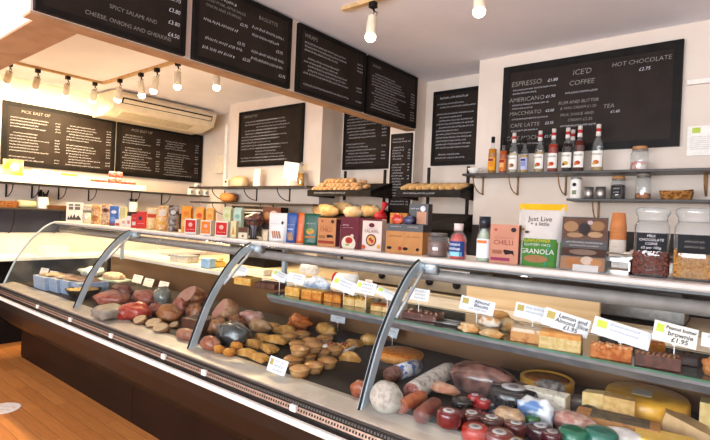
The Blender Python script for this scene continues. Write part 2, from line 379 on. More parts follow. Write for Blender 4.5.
# hooks over the boards are left to the frames. Hanging boards on the beam (face +x)
XB = XBK+.03
def hang(pxl, pyl, pxr, pyr, lines, seed, label, reals=(), zt=2.795, zb=2.315, y0=None):
    y0 = y0 if y0 is not None else WX(pxl, pyl, XB).y; y1 = WX(pxr, pyr, XB).y
    return chalkboard(label, (XB, y0, zb), PI/2, y1-y0, zt-zb, .028, lines, seed=seed, group=None, reals=reals)
hang(0, 0, 185.5, 52, rows([(.05, .8)], .8, .40, 4, .018, R_, False)+[(.05, .7, .9, .018)], 11, 'nearest hanging menu chalkboard, cut off by the top of the picture', y0=.79,
     reals=[('£3.75', .90, .74, .04), ('£3.70', .90, .60, .04), ('£3.80', .90, .47, .04), ('£3.80', .90, .33, .04), ('£4.50', .90, .19, .04), ('CHEESE, ONIONS AND GHERKINS', .58, .13, .032), ('SPICY SALAMI AND', .6, .27, .032)])
hang(193, 59, 290, 86, [(.08, .38, .84, .016), (.08, .4, .52, .016), (.10, .45, .3, .016), (.08, .38, .18, .016), (.55, .9, .66, .016), (.55, .85, .56, .016), (.55, .92, .34, .016), (.55, .9, .25, .016)], 12,
     'second hanging menu chalkboard from the left, listing baguettes', reals=[('BAGUETTES', .2, .93, .04), ('FILLED PORK, APPLE SAUCE', .28, .77, .026), ('ONION AND STUFFING', .26, .7, .026), ('£3.75', .46, .63, .034), ('BAGUETTE', .72, .82, .036), ('£3.75', .86, .46, .034), ('£3.75', .44, .38, .034), ('£3.20', .5, .2, .034), ('£3.75', .9, .14, .034)])
hang(297, 91, 364, 111, rows([(.08, .95)], .76, .14, 12, .013, R_, True), 13, 'third hanging menu chalkboard, headed WRAPS', reals=[('WRAPS', .16, .86, .045)])
hang(366.5, 112, 416, 127.5, rows([(.08, .95)], .78, .13, 14, .012, R_, True), 14, 'fourth hanging menu chalkboard, nearest the back corner', reals=[('WRAPS', .16, .86, .04)])
# left wall boards
def lw(y0, y1, seed, label, reals):
    return chalkboard(label, (XL+.035, y0, 1.85), PI/2, y1-y0, .69, .05, rows([(.06, .47), (.53, .95)], .76, .1, 15, .012, R_), seed=seed, reals=reals)
ys = WX(117, 120, XL+.03).y
lw(WX(2, 130, XL+.03).y, ys-.01, 21, 'left one of the two wide menu chalkboards on the left wall', [('PICK EAST OF', .26, .87, .05)])
lw(ys+.01, WX(202, 155, XL+.03).y, 22, 'right one of the two wide menu chalkboards on the left wall, under the air conditioner', [('PICK EAST OF', .26, .87, .05)])
# ================================================================== THE SERVE-OVER COUNTER
TOPZ, DECK, SHZ = 1.28, .70, .95
X0, X1 = -5.4, 1.6
def catmull(P, n=4):
    P = [Vector((a, b, 0)) for a, b in P]; P = [2*P[0]-P[1]]+P+[2*P[-1]-P[-2]]; o = []
    for i in range(1, len(P)-2):
        for k in range(n):
            t = k/n; a, b, c, d = P[i-1:i+3]
            q = .5*((2*b)+(c-a)*t+(2*a-5*b+4*c-d)*t*t+(3*b-a-3*c+d)*t**3); o.append((q.x, q.y))
    o.append((P[-2].x, P[-2].y)); return o
G = catmull([(1.53, .685), (1.578, .81), (1.64, .95), (1.74, 1.10), (1.83, 1.2), (1.90, 1.252), (1.945, 1.27)])
cn = thing('display_counter', 'long curved-glass refrigerated deli counter with dark base and white bumper strip', 'display counter', (-1.9, 1.7, 0))
cn_inv = Matrix.Translation((1.9, -1.7, 0))
def cpart(mb, name, parent=cn, kind=None, label=None):
    o = mb.build(name, kind=kind, label=label); o.parent = parent
    if parent is cn: o.matrix_parent_inverse = cn_inv
    return o
DKBR = mat('1a100c', '150d0a', 4, .4)
KICK = mat('24130c', '1c0f09', 3, .5)
cpart(MB().prism([(1.468, .572), (1.47, .50), (1.50, .40), (1.60, .30), (2.5, .30), (2.5, .572)], X0+.02, X1, DKBR), 'base_panel')
k = MB()
for i, (a, b_) in enumerate([(-5.30, -3.19), (-3.185, -1.3), (-1.295, .4), (.405, X1)]): k.box(a, b_, 1.659, 1.68, .02, .31, KICK)
k.box(-5.3, X1, 1.665, 2.5, 0, .31, KICK); cpart(k, 'kick_panel')
bp = MB()
for a, b_ in ((X0+.01, -2.402), (-2.396, X1)): bp.box(a, b_, 1.445, 1.47, .572, .597, WHITE, .005)
cpart(bp, 'bumper_strip', label='white bumper strip')
cpart(MB().prism([(1.468, .572), (1.468, .60), (1.476, .606), (1.50, .668), (1.6, .668), (1.6, .572)], X0+.01, X1, BLACKW), 'front_channel')
GR = mat('a98b78', '8c7464', 40, .4, .4)
g = MB(); T = Matrix.Translation((0, 1.4792, .622)) @ Matrix.Rotation(math.atan2(.062, .024)-PI/2, 4, 'X')
g.box(X0+.02, X1, -.004, .0, -.006, .018, GR, T=T)
x = X0+.04
while x < X1: g.box(x, x+.008, -.0046, -.003, .001, .011, BLACKW, T=T); x += .0155
cpart(g, 'vent_grille')
g = MB(); x = X0+.04
while x < X1: g.box(x, x+.010, -.0012, .001, .024, .034, mat('5c5650'), T=T); x += .0155
cpart(g, 'upper_grille')
for px, py in ((37.5, 304), (70.3, 317.5), (111, 331.5), (163.5, 354), (204, 371), (293.4, 405), (390, 445)):
    p = W(px, py, 1.472)
    cpart(MB().box(p.x-.018, p.x+.018, 1.466, 1.482, .618, .646, WHITE, .003), 'rail_clip')
SILL = mat('a8a095', '9c9489', 12, .3, .25)
cpart(MB().prism([(1.500, .668), (1.488, .676), (1.488, .684), (1.585, .702), (1.612, .702), (1.612, .668)], X0+.01, X1, SILL), 'front_sill')
cpart(MB().prism([(1.482, .6685), (1.482, .675), (1.4875, .675), (1.4875, .6685)], X0+.01, X1, mat('3a3836', rough=.3)), 'sill_seal')
DECKM = mat('2e2a26', '24211e', 5, .5)
cpart(MB().box(X0+.02, X1, 1.612, 2.5, .57, DECK, DECKM), 'deck')
cpart(MB().box(X0+.02, X1, 2.5, 2.52, .3, SHZ, mat('7a5636', '6a4a2e', 2, .4, .3)), 'rear_panel')
LEDGE = mat('e6dccc', 'dacfbd', 8, .45)
cpart(MB().box(X0+.02, X1, 2.49, 2.85, SHZ-.035, SHZ, LEDGE, .004), 'rear_ledge')
cpart(MB().box(X0+.05, X1, 2.52, 2.8, 0, SHZ-.035, mat('8d8378')), 'rear_cabinet')
# middle glass shelf with its aluminium edge
SHELFM = mat('343834', '313531', 6, .12, .1, coat=.5)
sh = cpart(MB().box(-2.33, X1, 2.05, 2.488, SHZ-.008, SHZ, SHELFM), 'middle_shelf')
cpart(MB().box(-2.33, X1, 2.046, 2.05, SHZ-.008, SHZ, mat('4f7a63', '44705a', 10, .1)), 'shelf_edge', sh, label='green glass edge')
cpart(MB().prism([(2.052, SHZ-.009), (2.052, SHZ-.022), (2.085, SHZ-.055), (2.10, SHZ-.055), (2.10, SHZ-.009)], -2.33, X1, mat('8a8a8e', '7c7c80', 20, .25, .3)), 'shelf_profile', sh)
# glass panes, their arms and joints
CG = glass((.95, .97, .965), .24, 1.45, .015, 0.0)
joints = [X0, -3.86, -2.37, -1.176, .34, X1]
for a, b_ in zip(joints, joints[1:]):
    a += .004; b_ -= .004; vs = []; fs = []
    for (y, zz) in G: vs += [(a, y, zz), (b_, y, zz)]
    for i in range(len(G)-1): fs.append((2*i, 2*i+1, 2*i+3, 2*i+2))
    cpart(MB().add(vs, fs, CG, True), 'curved_glass')
def offs(P, d):
    o = []
    for i, p in enumerate(P):
        q = P[max(i-1, 0)]; r = P[min(i+1, len(P)-1)]; t = Vector((r[0]-q[0], r[1]-q[1])).normalized()
        o.append((p[0]+t.y*d, p[1]-t.x*d))
    return o
ARM = mat('aab6c0', '9caab4', 12, .3, .15)
for j, x in enumerate(joints[1:-1]):
    th = .011
    arm = cpart(MB().prism(offs(G, .004)+offs(G, .042)[::-1], x-th, x+th, ARM, smooth=False), 'glass_arm')
    cpart(MB().prism(offs(G, -.003)+offs(G, .003)[::-1], x-.004, x+.004, INK), 'joint_seal', arm)
    cpart(MB().tube([(x+.02, 1.955, 1.232), (x+.085, 1.955, 1.232)], .026, ARM, 14).box(x+.005, x+.03, 1.93, 1.98, 1.21, 1.252, ARM, .004), 'hinge', arm)
    st = [(1.70, .965), (1.93, 1.225)]
    cpart(MB().tube([(x+.02, 1.74, 1.03), (x+.03, 1.93, 1.225)], .008, GREYMETAL), 'gas_strut', arm)
for x in (-4.7, W(284, 265, 2.28).x, .9): cpart(MB().box(x-.014, x+.014, 2.27, 2.30, SHZ, TOPZ-.028, ARM, .003), 'rear_post')
# left end: flat glass cheek with a rim
ep = [(G[0][0], .69)]+G+[(2.30, 1.262), (2.47, .96), (2.47, .70)]
e = MB(); e.add([(X0, a, b_) for a, b_ in ep], [tuple(range(len(ep)))], glass((.9, .92, .9), 1, 1.45, .02, .06)); cpart(e, 'end_glass')
cpart(MB().tube([(X0, a, b_) for a, b_ in G], .009, ARM, 6), 'end_rim')
cpart(MB().prism([(1.5, .57), (1.5, .69), (2.5, .69), (2.5, .57)], X0-.005, X0+.02, GREYMETAL), 'end_foot')
TOPM = mat('c2bbb6', 'b8b1ac', 15, .3)
cpart(MB().prism([(1.94, 1.256), (1.936, 1.262), (1.936, 1.275), (1.942, 1.28), (2.32, 1.28), (2.32, 1.254)], X0-.01, X1, TOPM), 'top_plate')
cpart(MB().box(X0, X1, 1.947, 1.953, 1.246, 1.256, mat('55565a', rough=.3)), 'top_seal')
cpart(MB().tube([(X0+.02, 2.0, 1.197), (X1, 2.0, 1.197)], .026, mat('8c8986', '827f7c', 20, .4, .1), 16), 'lamp_rail')
cpart(MB().tube([(X0+.02, 2.22, 1.225), (X1, 2.22, 1.225)], .012, mat('8c8986', '7e7b78', 20, .3, .6), 10), 'rear_rail')

# ================================================================== LEFT WALL FURNITURE
wt = thing('side_counter', 'white-topped black side counter along the left wall', 'counter', (XL+.004, 1.0, 0))
MB().box(0, .55, 0, 2.95, .86, .895, WHITE, .004).build('worktop', wt)
MB().box(0, .40, 0, 2.95, 0, .86, mat('14110f', '1a1614', 5, .5)).build('cabinet', wt)
def bracket(mb, x, y, z, d, h=.14, ax='y', sg=-1, m=None):
    m = m or BLACKW
    def q(a, b_): return (x+sg*a, y, z+b_) if ax == 'x' else (x, y+sg*a, z+b_)
    t = .006
    mb.tube([q(.006, 0), q(.006, -h)], .008, m, 6)
    mb.tube([q(d*.95, -.004)]+[q(.006+(d*.9)*math.cos(a), -h*.95*math.sin(a)) for a in [PI/2*i/6 for i in range(7)]], .005, m, 6)
def wallshelf(name, label, x0, x1, y0, y1, zt, th, m, br, ax='y', sg=-1, h=.14, bm=None):
    s = thing(name, label, 'shelf', (x0, y0, zt-th))
    MB().box(0, x1-x0, 0, y1-y0, 0, th, m, .002).build('board', s)
    for b_ in br:
        k = MB()
        if ax == 'y': bracket(k, b_-x0, (y1-y0), 0, (y1-y0)*.85, h, 'y', -1, bm)
        else: bracket(k, 0, b_-y0, 0, (x1-x0)*.85, h, 'x', 1, bm)
        k.build('bracket', s)
    return s
SB = mat('2b2522', '342d29', 10, .4)
UY = lambda px, py: WX(px, py, -6.2).y
wallshelf('wall_shelf', 'long black shelf on the left wall under a white ledge', XL, -6.02, 1.0, 4.15, 1.66, .018, SB, [UY(9, 190), UY(35, 190), UY(62, 190), UY(92, 195), UY(135, 200), UY(165, 205)], 'x')
MB().box(XL, -6.0, 1.0, 3.19, 1.66, 1.73, WHITE, .004).build('white_ledge', label='white box ledge lying on the long black shelf of the left wall', cat='shelf')
wallshelf('wall_shelf', 'lower dark shelf on the left wall carrying basket and pots', XL, -6.08, 1.0, 3.9, 1.392, .02, SB, [UY(12, 225), UY(58, 225), UY(100, 225)], 'x', h=.26)
def on(px, X, zt):  # y along a left-wall shelf below a photo column
    return WX(px, 200, X).y
# things on the white ledge
def pouch_mb(w_, h, d, body, seed=0, zip_=None, mb=None):
    mb = mb or MB(); n = 7; vs = []; fs = []; nx = 9
    for j in range(n+1):
        t = j/n; zz = h*t; dd = d*(1-t)**.7*.5+.003; ww = w_*(.5 if t < .9 else .5)
        for sgn in (-1, 1):
            for i in range(nx):
                u = i/(nx-1)*2-1; bul = (1-u*u)**.5*dd*(1+.12*noise.noise(Vector((u*2, t*3, seed+sgn))))
                edge = ww*u*(1-.03*math.sin(t*PI))
                vs.append((edge, sgn*bul, zz))
    row = 2*nx
    for j in range(n):
        for s_ in (0, 1):
            for i in range(nx-1):
                a = j*row+s_*nx+i; fs.append((a, a+1, a+1+row, a+row))
        for i in (0, nx-1):
            a = j*row+i; fs.append((a, a+nx, a+nx+row, a+row))
    for i in range(nx-1): fs.append((i, i+1, nx+i+1, nx+i)); a = n*row+i; fs.append((a, a+1, a+nx+1, a+nx))
    mb.add(vs, fs, body, True); return mb
X_ = -6.12
def wl(px, zt, X=X_): return Vector((X, WX(px, 200, X).y, zt))
o = pouch_mb(.19, .17, .08, mat('e0a828', 'f0dc90', 14, .35)); o.disc(0, -.045, .09, .04, .04, PRINTW); o.build('pasta_bag', loc=wl(12, 1.73), rz=PI/2, label='yellow bag of pasta at the left end of the white ledge', cat='bag')
MB().box(-.1, .1, -.002, .002, 0, .09, PRINTW, T=Matrix.Rotation(-.2, 4, 'X')).scribble(-.06, .06, .05, .012, mat('b9c8a0'), R_, -.012).build('price_card', loc=wl(42, 1.73), rz=PI/2, label='faint white card lying against the wall on the white ledge', cat='card')
MB().box(-.10, .10, -.04, .04, 0, .08, PRINTW, .003).rect(-.09, .09, .045, .075, mat('c98a48'), -.041).build('snack_box', loc=wl(67, 1.73), rz=PI/2, label='small white and orange box in the middle of the white ledge', cat='box')
tin = MB(); tin.lathe((0, 0, 0), [(.033, 0), (.035, .004), (.035, .03), (.033, .034)], mat('c8402c', 'd8604c', 30, .4), 14).lathe((0, 0, .034), [(.034, 0), (.034, .010)], WHITE, 14)
t0 = None
for i, px in enumerate((93, 98.5, 103.5, 121, 127, 132)):
    L = ('small red tin with white lid in the row on the white ledge')
    if t0 is None: t0 = tin.build('relish_tin', loc=wl(px, 1.73), label=L, cat='tin', group='small red tins on the white ledge')
    else: d = t0.copy(); C.objects.link(d); d.location = wl(px, 1.73)
jar = MB().lathe((0, 0, 0), [(.04, 0), (.045, .01), (.045, .05), (.038, .06)], mat('b8352a', 'dd8876', 25, .3), 14).lathe((0, 0, .06), [(.04, 0), (.04, .014)], mat('efe6dc'), 14)
for i, (px, zz) in enumerate(((111, 1.73), (117.5, 1.73), (111.5, 1.805), (118, 1.805))):
    if i == 0: j0 = jar.build('preserve_jar', loc=wl(px, zz), label='red jar with pale lid in the stack of four on the white ledge', cat='jar', group='stacked red jars on the white ledge')
    else: d = j0.copy(); C.objects.link(d); d.location = wl(px, zz)
mug = MB().lathe((0, 0, 0), [(.035, 0), (.037, .004), (.037, .085), (.034, .085), (.033, .01)], WHITE, 16, cap=True).tube([(.036, 0, .07), (.058, 0, .065), (.06, 0, .035), (.037, 0, .02)], .005, WHITE, 6).rect(-.012, .012, .02, .06, mat('6d7a8c'), -.038)
for i, (px, zz) in enumerate(((190, 1.66), (197.5, 1.66), (204.5, 1.66), (196, 1.745))):
    if i == 0: g0 = mug.build('mug', loc=wl(px, zz), rz=PI/2, label='white printed mug in the row at the right end of the black shelf', cat='mug', group='mugs on the long black shelf')
    else:
        d = g0.copy(); C.objects.link(d); d.location = wl(px, zz)
        if i == 3: d['label'] = 'white printed mug stacked on top of the row of mugs'; del d['group']
# lower shelf
lowz = 1.392
def basket(label, loc, rz, w_, d_, h, col, name='wicker_basket'):
    b = MB(); M = mat(col, '7a4a20', 60, .7, bump=.6)
    for i in range(6):
        t = i/5; r = 1+.12*t; zz = h*t
        pts = [(r*w_/2*cx, r*d_/2*cy, zz+.004) for cx, cy in ((-1, -1), (1, -1), (1, 1), (-1, 1), (-1, -1))]
        b.tube(pts, h/9, M, 6)
    b.box(-w_/2, w_/2, -d_/2, d_/2, 0, .005, M); return b.build(name, loc=loc, rz=rz, label=label, cat='basket')
basket('small brown basket at the left end of the lower dark shelf', wl(3, lowz, -6.19), PI/2, .22, .14, .06, 'b87a48')
MB().tube([(-.09, 0, .045), (.09, 0, .045)], .045, mat('c9cfa0', 'e6dcae', 10, .4), 16).build('kitchen_roll', loc=wl(26, lowz, -6.19), rz=PI/2+.1, label='pale green roll lying on the lower dark shelf', cat='roll')
pot = thing('utensil_pot', 'white cylinder pot holding dark utensils on the lower dark shelf', 'pot', wl(43, lowz, -6.18))
MB().lathe((0, 0, 0), [(.052, 0), (.055, .003), (.057, .13), (.052, .13), (.05, .01)], WHITE, 18).build('pot_body', pot)
u = MB()
for i in range(9): a = i*.7; u.tube([(.02*math.cos(a), .02*math.sin(a), .02), (.05*math.cos(a), .05*math.sin(a), .17+.02*(i % 3))], [.004, .009], BLACKW, 5)
u.build('utensils', pot)
pot = thing('utensil_pot', 'white cylinder pot further right behind the red packets', 'pot', wl(133.5, lowz, -6.18))
MB().lathe((0, 0, 0), [(.05, 0), (.053, .003), (.053, .13), (.05, .13)], WHITE, 18).build('pot_body', pot)
u = MB()
for i in range(7): a = i*.9; u.tube([(.02*math.cos(a), .02*math.sin(a), .1), (.045*math.cos(a), .045*math.sin(a), .165)], [.004, .008], BLACKW, 5)
u.build('utensils', pot)
basket('flat dark brown basket right of the utensil pot on the lower dark shelf', wl(57, lowz, -6.19), PI/2, .22, .14, .035, '6b4a34')
# white carton on the side counter
MB().prism([(-.12, 0), (.12, 0), (.13, .10), (-.13, .10)], -.09, .09, WHITE, 'y').build('takeaway_tray', loc=(-5.9, WX(55, 252, -5.85).y, .895), rz=PI/2, label='cream food tray standing on the white side counter behind the glass', cat='tray')

# ================================================================== BACK WALL FURNITURE
bw = thing('back_counter', 'long back counter with pale worktop against the rear wall', 'counter', (-5.2, 3.25, 0))
MB().box(0, 8, 0, .588, .86, .90, mat('d8c6a8', 'cbb897', 4, .5), .004).build('worktop', bw)
MB().box(0, 8, .04, .588, 0, .86, mat('5a4a3c', '4c3e32', 3, .5)).build('cabinet', bw)
# shelves on the chimney breast left
zu = W(250, 186, 3.6).z; zl_ = W(250, 202.5, 3.6).z
wallshelf('wall_shelf', 'upper black shelf under the small menu board, with the oil bottle', W(189, 186, 3.6).x, W(307, 186, 3.6).x, 3.6, 3.85, zu, .02, SB, [W(p, 190, 3.8).x for p in (222, 254, 287)])
wallshelf('wall_shelf', 'lower black shelf under the small menu board', W(190, 203, 3.6).x, W(313, 203, 3.6).x, 3.6, 3.85, zl_, .02, SB, [W(p, 210, 3.8).x for p in (222, 270)])
ob = thing('oil_bottle', 'tall clear bottle of yellow oil at the right end of the upper black shelf', 'bottle', (W(301, 180, 3.7).x, 3.7, zu))
MB().lathe((0, 0, 0), [(.036, 0), (.038, .006), (.038, .13), (.036, .14)], mat('d8a018', 'b87c10', 12, .15), 18).build('oil', ob)
MB().lathe((0, 0, 0), [(.039, 0), (.041, .006), (.041, .15), (.014, .19), (.013, .225)], JARGLASS, 18).build('glass_body', ob)
MB().lathe((0, 0, .222), [(.015, 0), (.015, .02), (.006, .035)], STEEL, 12).tube([(.01, -.042, .02), (-.01, -.043, .08), (.015, -.042, .13)], .004, mat('3a3a1c'), 5).build('stopper', ob)
ps = thing('paper_notice', 'white notice leaning on a stand beside the oil bottle', 'notice', (W(289, 183, 3.68).x, 3.68, zu), .15)
MB().box(-.10, .10, -.003, .003, .07, .26, PRINTW, T=Matrix.Rotation(.12, 4, 'Y')).scribble(-.07, .07, .2, .01, mat('9a968e'), R_, -.004).scribble(-.07, .06, .17, .01, mat('9a968e'), R_, -.004).build('sheet', ps)
MB().box(-.035, .0, 0, .004, 0, .08, PRINTW, T=Matrix.Rotation(.2, 4, 'Y')).build('stand', ps)
MB().box(-.055, .055, -.002, .002, .0, .21, PRINTW, T=Matrix.Rotation(-.06, 4, 'X')).scribble(-.04, .04, .17, .008, mat('b5b0a6'), R_, -.014).build('paper_notice', loc=(W(255, 183, 3.7).x, 3.72, zu), label='plain white notice standing behind the bread crock on the upper black shelf', cat='notice')
MB().lump((0, 0, 0), (.11, .09, .13), mat('e2c49c', 'd0aa7c', 8, .6), 3, .05, sq=.75).build('bread_crock', loc=(W(240, 183, 3.7).x, 3.7, zu), label='cream rounded loaf standing at the left of the upper black shelf', cat='loaf')
MB().box(-.035, .035, -.02, .02, 0, .09, CREAM, .005).rect(-.02, .02, .05, .075, INK, -.0205).build('thermometer', loc=(W(228.5, 183, 3.72).x, 3.7, zu), label='small cream gauge with dark display on the upper black shelf', cat='gauge')
MB().lathe((0, 0, 0), [(.06, 0), (.10, .03), (.105, .08), (.08, .11), (.07, .11)], mat('c9854a', 'b5723c', 10, .5), 20).build('terracotta_pot', loc=(W(227, 198, 3.7).x, 3.72, zl_), label='orange clay pot at the left of the lower black shelf', cat='pot')
ov = thing('countertop_oven', 'black countertop oven behind the pale green boxes', 'oven', (W(231, 212, 3.27).x, 3.27, .90))
wo_ = W(266, 212, 3.27).x-W(231, 212, 3.27).x; ho = W(250, 206, 3.27).z-.90
MB().box(0, wo_, 0, .31, 0, ho, BLACKW, .008).build('oven_body', ov)
MB().box(.03, wo_-.03, -.012, 0, .08, ho-.09, mat('0e0d0d', '181717', 5, .12)).build('oven_door', ov)
MB().box(.03, wo_-.03, -.006, 0, ho-.05, ho-.03, STEEL).tube([(.05, -.03, ho-.07), (wo_-.05, -.03, ho-.07)], .008, STEEL).build('oven_handle', ov)
# bread racks
def rack(label, x0, x1, yf, zf, writing, seed):
    r = thing('bread_rack', label, 'rack', (x0, yf, 0)); w_ = x1-x0
    RB = mat('1f1a17', '2a2420', 12, .5); TOPW = mat('5a4c40', '463b32', 8, .45)
    dep = .42 if x0 < -2.6 else .36
    for i, zz in enumerate((zf, zf-.27)):
        a = .27
        T = Matrix.Translation((0, 0, zz)) @ Matrix.Rotation(a, 4, 'X')
        tr = MB().box(0, w_, 0, dep, -.012, 0, TOPW, T=T)
        n = 9
        for k in range(n): tr.box(.01, w_-.01, dep*(k+.3)/n, dep*(k+.6)/n, 0, .004, RB, T=T)
        tr.build('tray', r)
        f = MB().box(0, w_, -.012, 0, -.045, .018, RB); f2 = f
        o = f.build('front_board', r); o.location = (0, 0, zz)
        c = MB(); rnd = random.Random(seed+i)
        if i == 0: c.scribble(.12*w_, .62*w_, -.012, .018, CHALK, rnd, -.0135); o = c.build('chalk_writing', o)
        for sx in (0, w_-.014):
            s = MB(); s.prism([(0, -.045), (0, .018), (dep*.96, dep*.27+.02), (dep*.96, dep*.27-.16)], sx, sx+.014, RB); o = s.build('side_panel', r); o.location = (0, 0, zz)
    for px in (.18, .82):
        MB().box(w_*px-.012, w_*px+.012, dep-.02, dep+.0, .9, zf+.25, RB).build('post', r)
    return r
rx0, rx1, rf, rz_ = -3.58, -2.76, 3.65, 1.69
rack('left dark bread rack carrying a heap of small rolls', rx0, rx1, rf, rz_, '', 5)
rack('right dark bread rack carrying one row of rolls', -2.475, -1.85, 3.65, 1.69, '', 9)
CRUST = mat('c08248', 'ecd0a2', 20, .6, lo=.35, hi=.65, bump=.3)
CRUST2 = mat('cc9450', 'ecc890', 18, .55, lo=.35, hi=.7, bump=.3)
def rollmesh(seed, L, R, m):
    b = MB(); b.lump((0, 0, 0), (R, L, R*1.5), m, seed, .06, 1.6, True, 2); return b.build('bread_roll')
protos = [rollmesh(i, .058, .028, CRUST) for i in range(3)]
cnt = 0
def slope_z(y, yf, zf): return zf+.0+(y-yf)*math.tan(.27)
for layer, (n, yo, x_a, x_b) in enumerate(((11, .06, .03, .66), (11, .15, .03, .68), (10, .085, .08, .62), (9, .17, .10, .62), (7, .12, .16, .52))):
    lz = (0, 0, .034, .034, .068)[layer]
    for i in range(n):
        x = rx0+x_a+(x_b-x_a)*(i+.5)/n+random.uniform(-.006, .006); y = rf+yo+random.uniform(-.01, .01)
        o = protos[cnt] if cnt < 3 else protos[cnt % 3].copy()
        if cnt >= 3: C.objects.link(o)
        o.location = (x, y, slope_z(y, rf, rz_)+lz+.002); o.rotation_euler = (.27, 0, random.uniform(-.25, .25))
        tag(o, 'small pale bread roll in the heap on the left bread rack', 'bread roll', 'small rolls on the left bread rack'); cnt += 1
p2 = rollmesh(8, .09, .034, CRUST2); p2.name = 'baguette_roll'
for i in range(8):
    o = p2 if i == 0 else p2.copy()
    if i: C.objects.link(o)
    x = -2.475+.05+.54*i/7.2+.01; y = 3.65+.105
    o.location = (x, y, slope_z(y, 3.65, 1.69)+.002); o.rotation_euler = (.27, 0, -.25 if i % 3 else -.5)
    tag(o, 'golden torpedo roll in the single row on the right bread rack', 'bread roll', 'torpedo rolls on the right bread rack')
z2 = 1.69-.27
def loaf(label, x, y, r, seed, rz=0, m=CRUST2, zz=None):
    z_ = slope_z(y, 3.65, z2)+.004 if zz is None else zz
    b = MB().lump((0, 0, 0), r, m, seed, .07, 1.7)
    for k in range(4):
        a = -r[0]*.55+r[0]*.37*k; b.tube([(a-.015, -r[1]*.5, r[2]*.86), (a+.015, r[1]*.4, r[2]*.9)], .006, mat('f0dcb4'), 5)
    o = b.build('bread_loaf', loc=(x, y, z_), rz=rz, label=label, cat='loaf'); o.rotation_euler.x = .2; return o
loaf('long crusty loaf on the lower tier of the left rack, behind the green bag', -3.40, 3.74, (.17, .06, .12), 2, .1)
loaf('crusty loaf stacked second on the lower tier, left end', -3.27, 3.86, (.15, .055, .12), 5, -.1)
loaf('round floury loaf on the lower tier behind the maroon box', -3.03, 3.74, (.11, .07, .11), 7, 0, mat('d9b07a', 'f0e0c0', 6, .7))
loaf('darker loaf on the lower tier beside the red bag', -2.88, 3.80, (.12, .06, .115), 9)
b = MB().lump((0, 0, 0), (.12, .07, .075), mat('cfc8c0', 'e8e2da', 12, .25), 11, .25, 3); b.tube([(-.06, 0, .06), (-.12, -.02, .085), (-.16, -.03, .11)], [.03, .015, .03], mat('cfc8c0', 'e8e2da', 12, .25), 8)
b.build('bread_bag', loc=(-3.10, 3.87, slope_z(3.87, 3.65, z2)+.004), label='twisted clear plastic bread bag on the lower tier of the left rack', cat='bag')
b = MB().lump((0, 0, 0), (.06, .05, .08), mat('b01822', 'd0303a', 9, .25), 13, .2, 2.5).tube([(0, 0, .05), (.03, 0, .1), (.05, 0, .16)], [.03, .012, .035], mat('b01822', 'd0303a', 9, .25), 8)
b.build('red_bag', loc=(-2.68, 3.70, slope_z(3.7, 3.65, z2)), label='tied red plastic bag behind the falafel box', cat='bag')
bb = MB().box(-.13, .13, -.10, .10, 0, .5, BLACKW); 
# coffee wall shelves
S1, S2 = 1.835, 1.645
wallshelf('wall_shelf', 'upper black shelf on the coffee wall carrying the syrup bottles', -1.82, 1.2, 3.6, 3.85, S1, .018, SB, [W(p, 190, 3.83).x for p in (482, 517, 565, 706)], bm=mat('a8845c', '8f6e4a', 20, .5))
wallshelf('wall_shelf', 'lower black shelf on the coffee wall with jars and basket', -1.02, 1.2, 3.62, 3.85, S2, .016, SB, [W(p, 210, 3.83).x for p in (598, 712)], bm=mat('a8845c', '8f6e4a', 20, .5))
def syrup(label, px, top, liquid, lab, style, Y=3.70, fill=.75):
    p = W(px, 168, Y); p.z = S1
    h = W(px, top, Y).z-S1
    s = thing('syrup_bottle', label, 'bottle', p, 0); k = h/.31
    R = .034*k
    MB().lathe((0, 0, 0), [(R*.93, .004), (R*.93, .155*k*fill/.75), (R*.6, .155*k*fill/.75+.004)], mat(liquid, None, 8, .12), 18).build('syrup', s)
    MB().lathe((0, 0, 0), [(R*.95, 0), (R, .004), (R, .165*k), (R*.85, .19*k), (R*.42, .225*k), (R*.36, .28*k)], JARGLASS, 18).build('glass_body', s)
    l = MB()
    vs = []; fs = []
    n = 8
    for i in range(n+1):
        a = -PI/2-1.15+2.3*i/n
        vs += [((R+.001)*math.cos(a), (R+.001)*math.sin(a), .03*k), ((R+.001)*math.cos(a), (R+.001)*math.sin(a), .135*k)]
    for i in range(n): fs.append((2*i, 2*i+2, 2*i+3, 2*i+1))
    l.add(vs, fs, mat(lab[0], lab[0], 10, .5), True)
    if style == 'w':
        l.text('MONIN', .018*k, 0, -R-.002, .112*k, INK); l.disc(.0, -R-.002, .06*k, .018*k, .014*k, mat(lab[1])); l.disc(-.012*k, -R-.0025, .052*k, .009*k, .009*k, mat(lab[2]))
    else:
        l.rect(-.02*k, .02*k, .06*k, .10*k, mat(lab[1]), -R-.002); l.rect(-.02*k, .02*k, .105*k, .125*k, mat(lab[2]), -R-.002)
    l.build('paper_label', s)
    c = MB(); 
    if style == 'w':
        c.lathe((0, 0, .235*k), [(R*.47, 0), (R*.42, .03*k)], mat('e8e0da'), 14).lathe((0, 0, .282*k), [(R*.42, 0), (R*.42, .028*k)], mat('d8cfc8'), 14).lathe((0, 0, .262*k), [(R*.44, 0), (R*.44, .02*k)], mat('b8383a'), 14)
    else: c.lathe((0, 0, .262*k), [(R*.45, 0), (R*.45, .048*k)], BLACKW, 14)
    c.build('cap', s)
syrup('leftmost orange syrup bottle with black cap', 492, 137, 'c97f22', ('e8a028', 'd88a2a', '7a2a5c'), 'b', fill=1.0)
syrup('second syrup bottle from the left, red-amber with black cap', 503, 140, 'b5521c', ('d87a30', 'e8b070', '8a2030'), 'b', Y=3.73, fill=1.0)
syrup('clear syrup bottle with white label, third from the left', 513, 133, 'd8c8a8', ('efebe4', '8a5a3a', 'c8a070'), 'w')
syrup('black-capped syrup bottle with pale blue label, fourth from the left', 524, 138, 'd8a848', ('b8bcd8', '8a90c0', '3a3a78'), 'b')
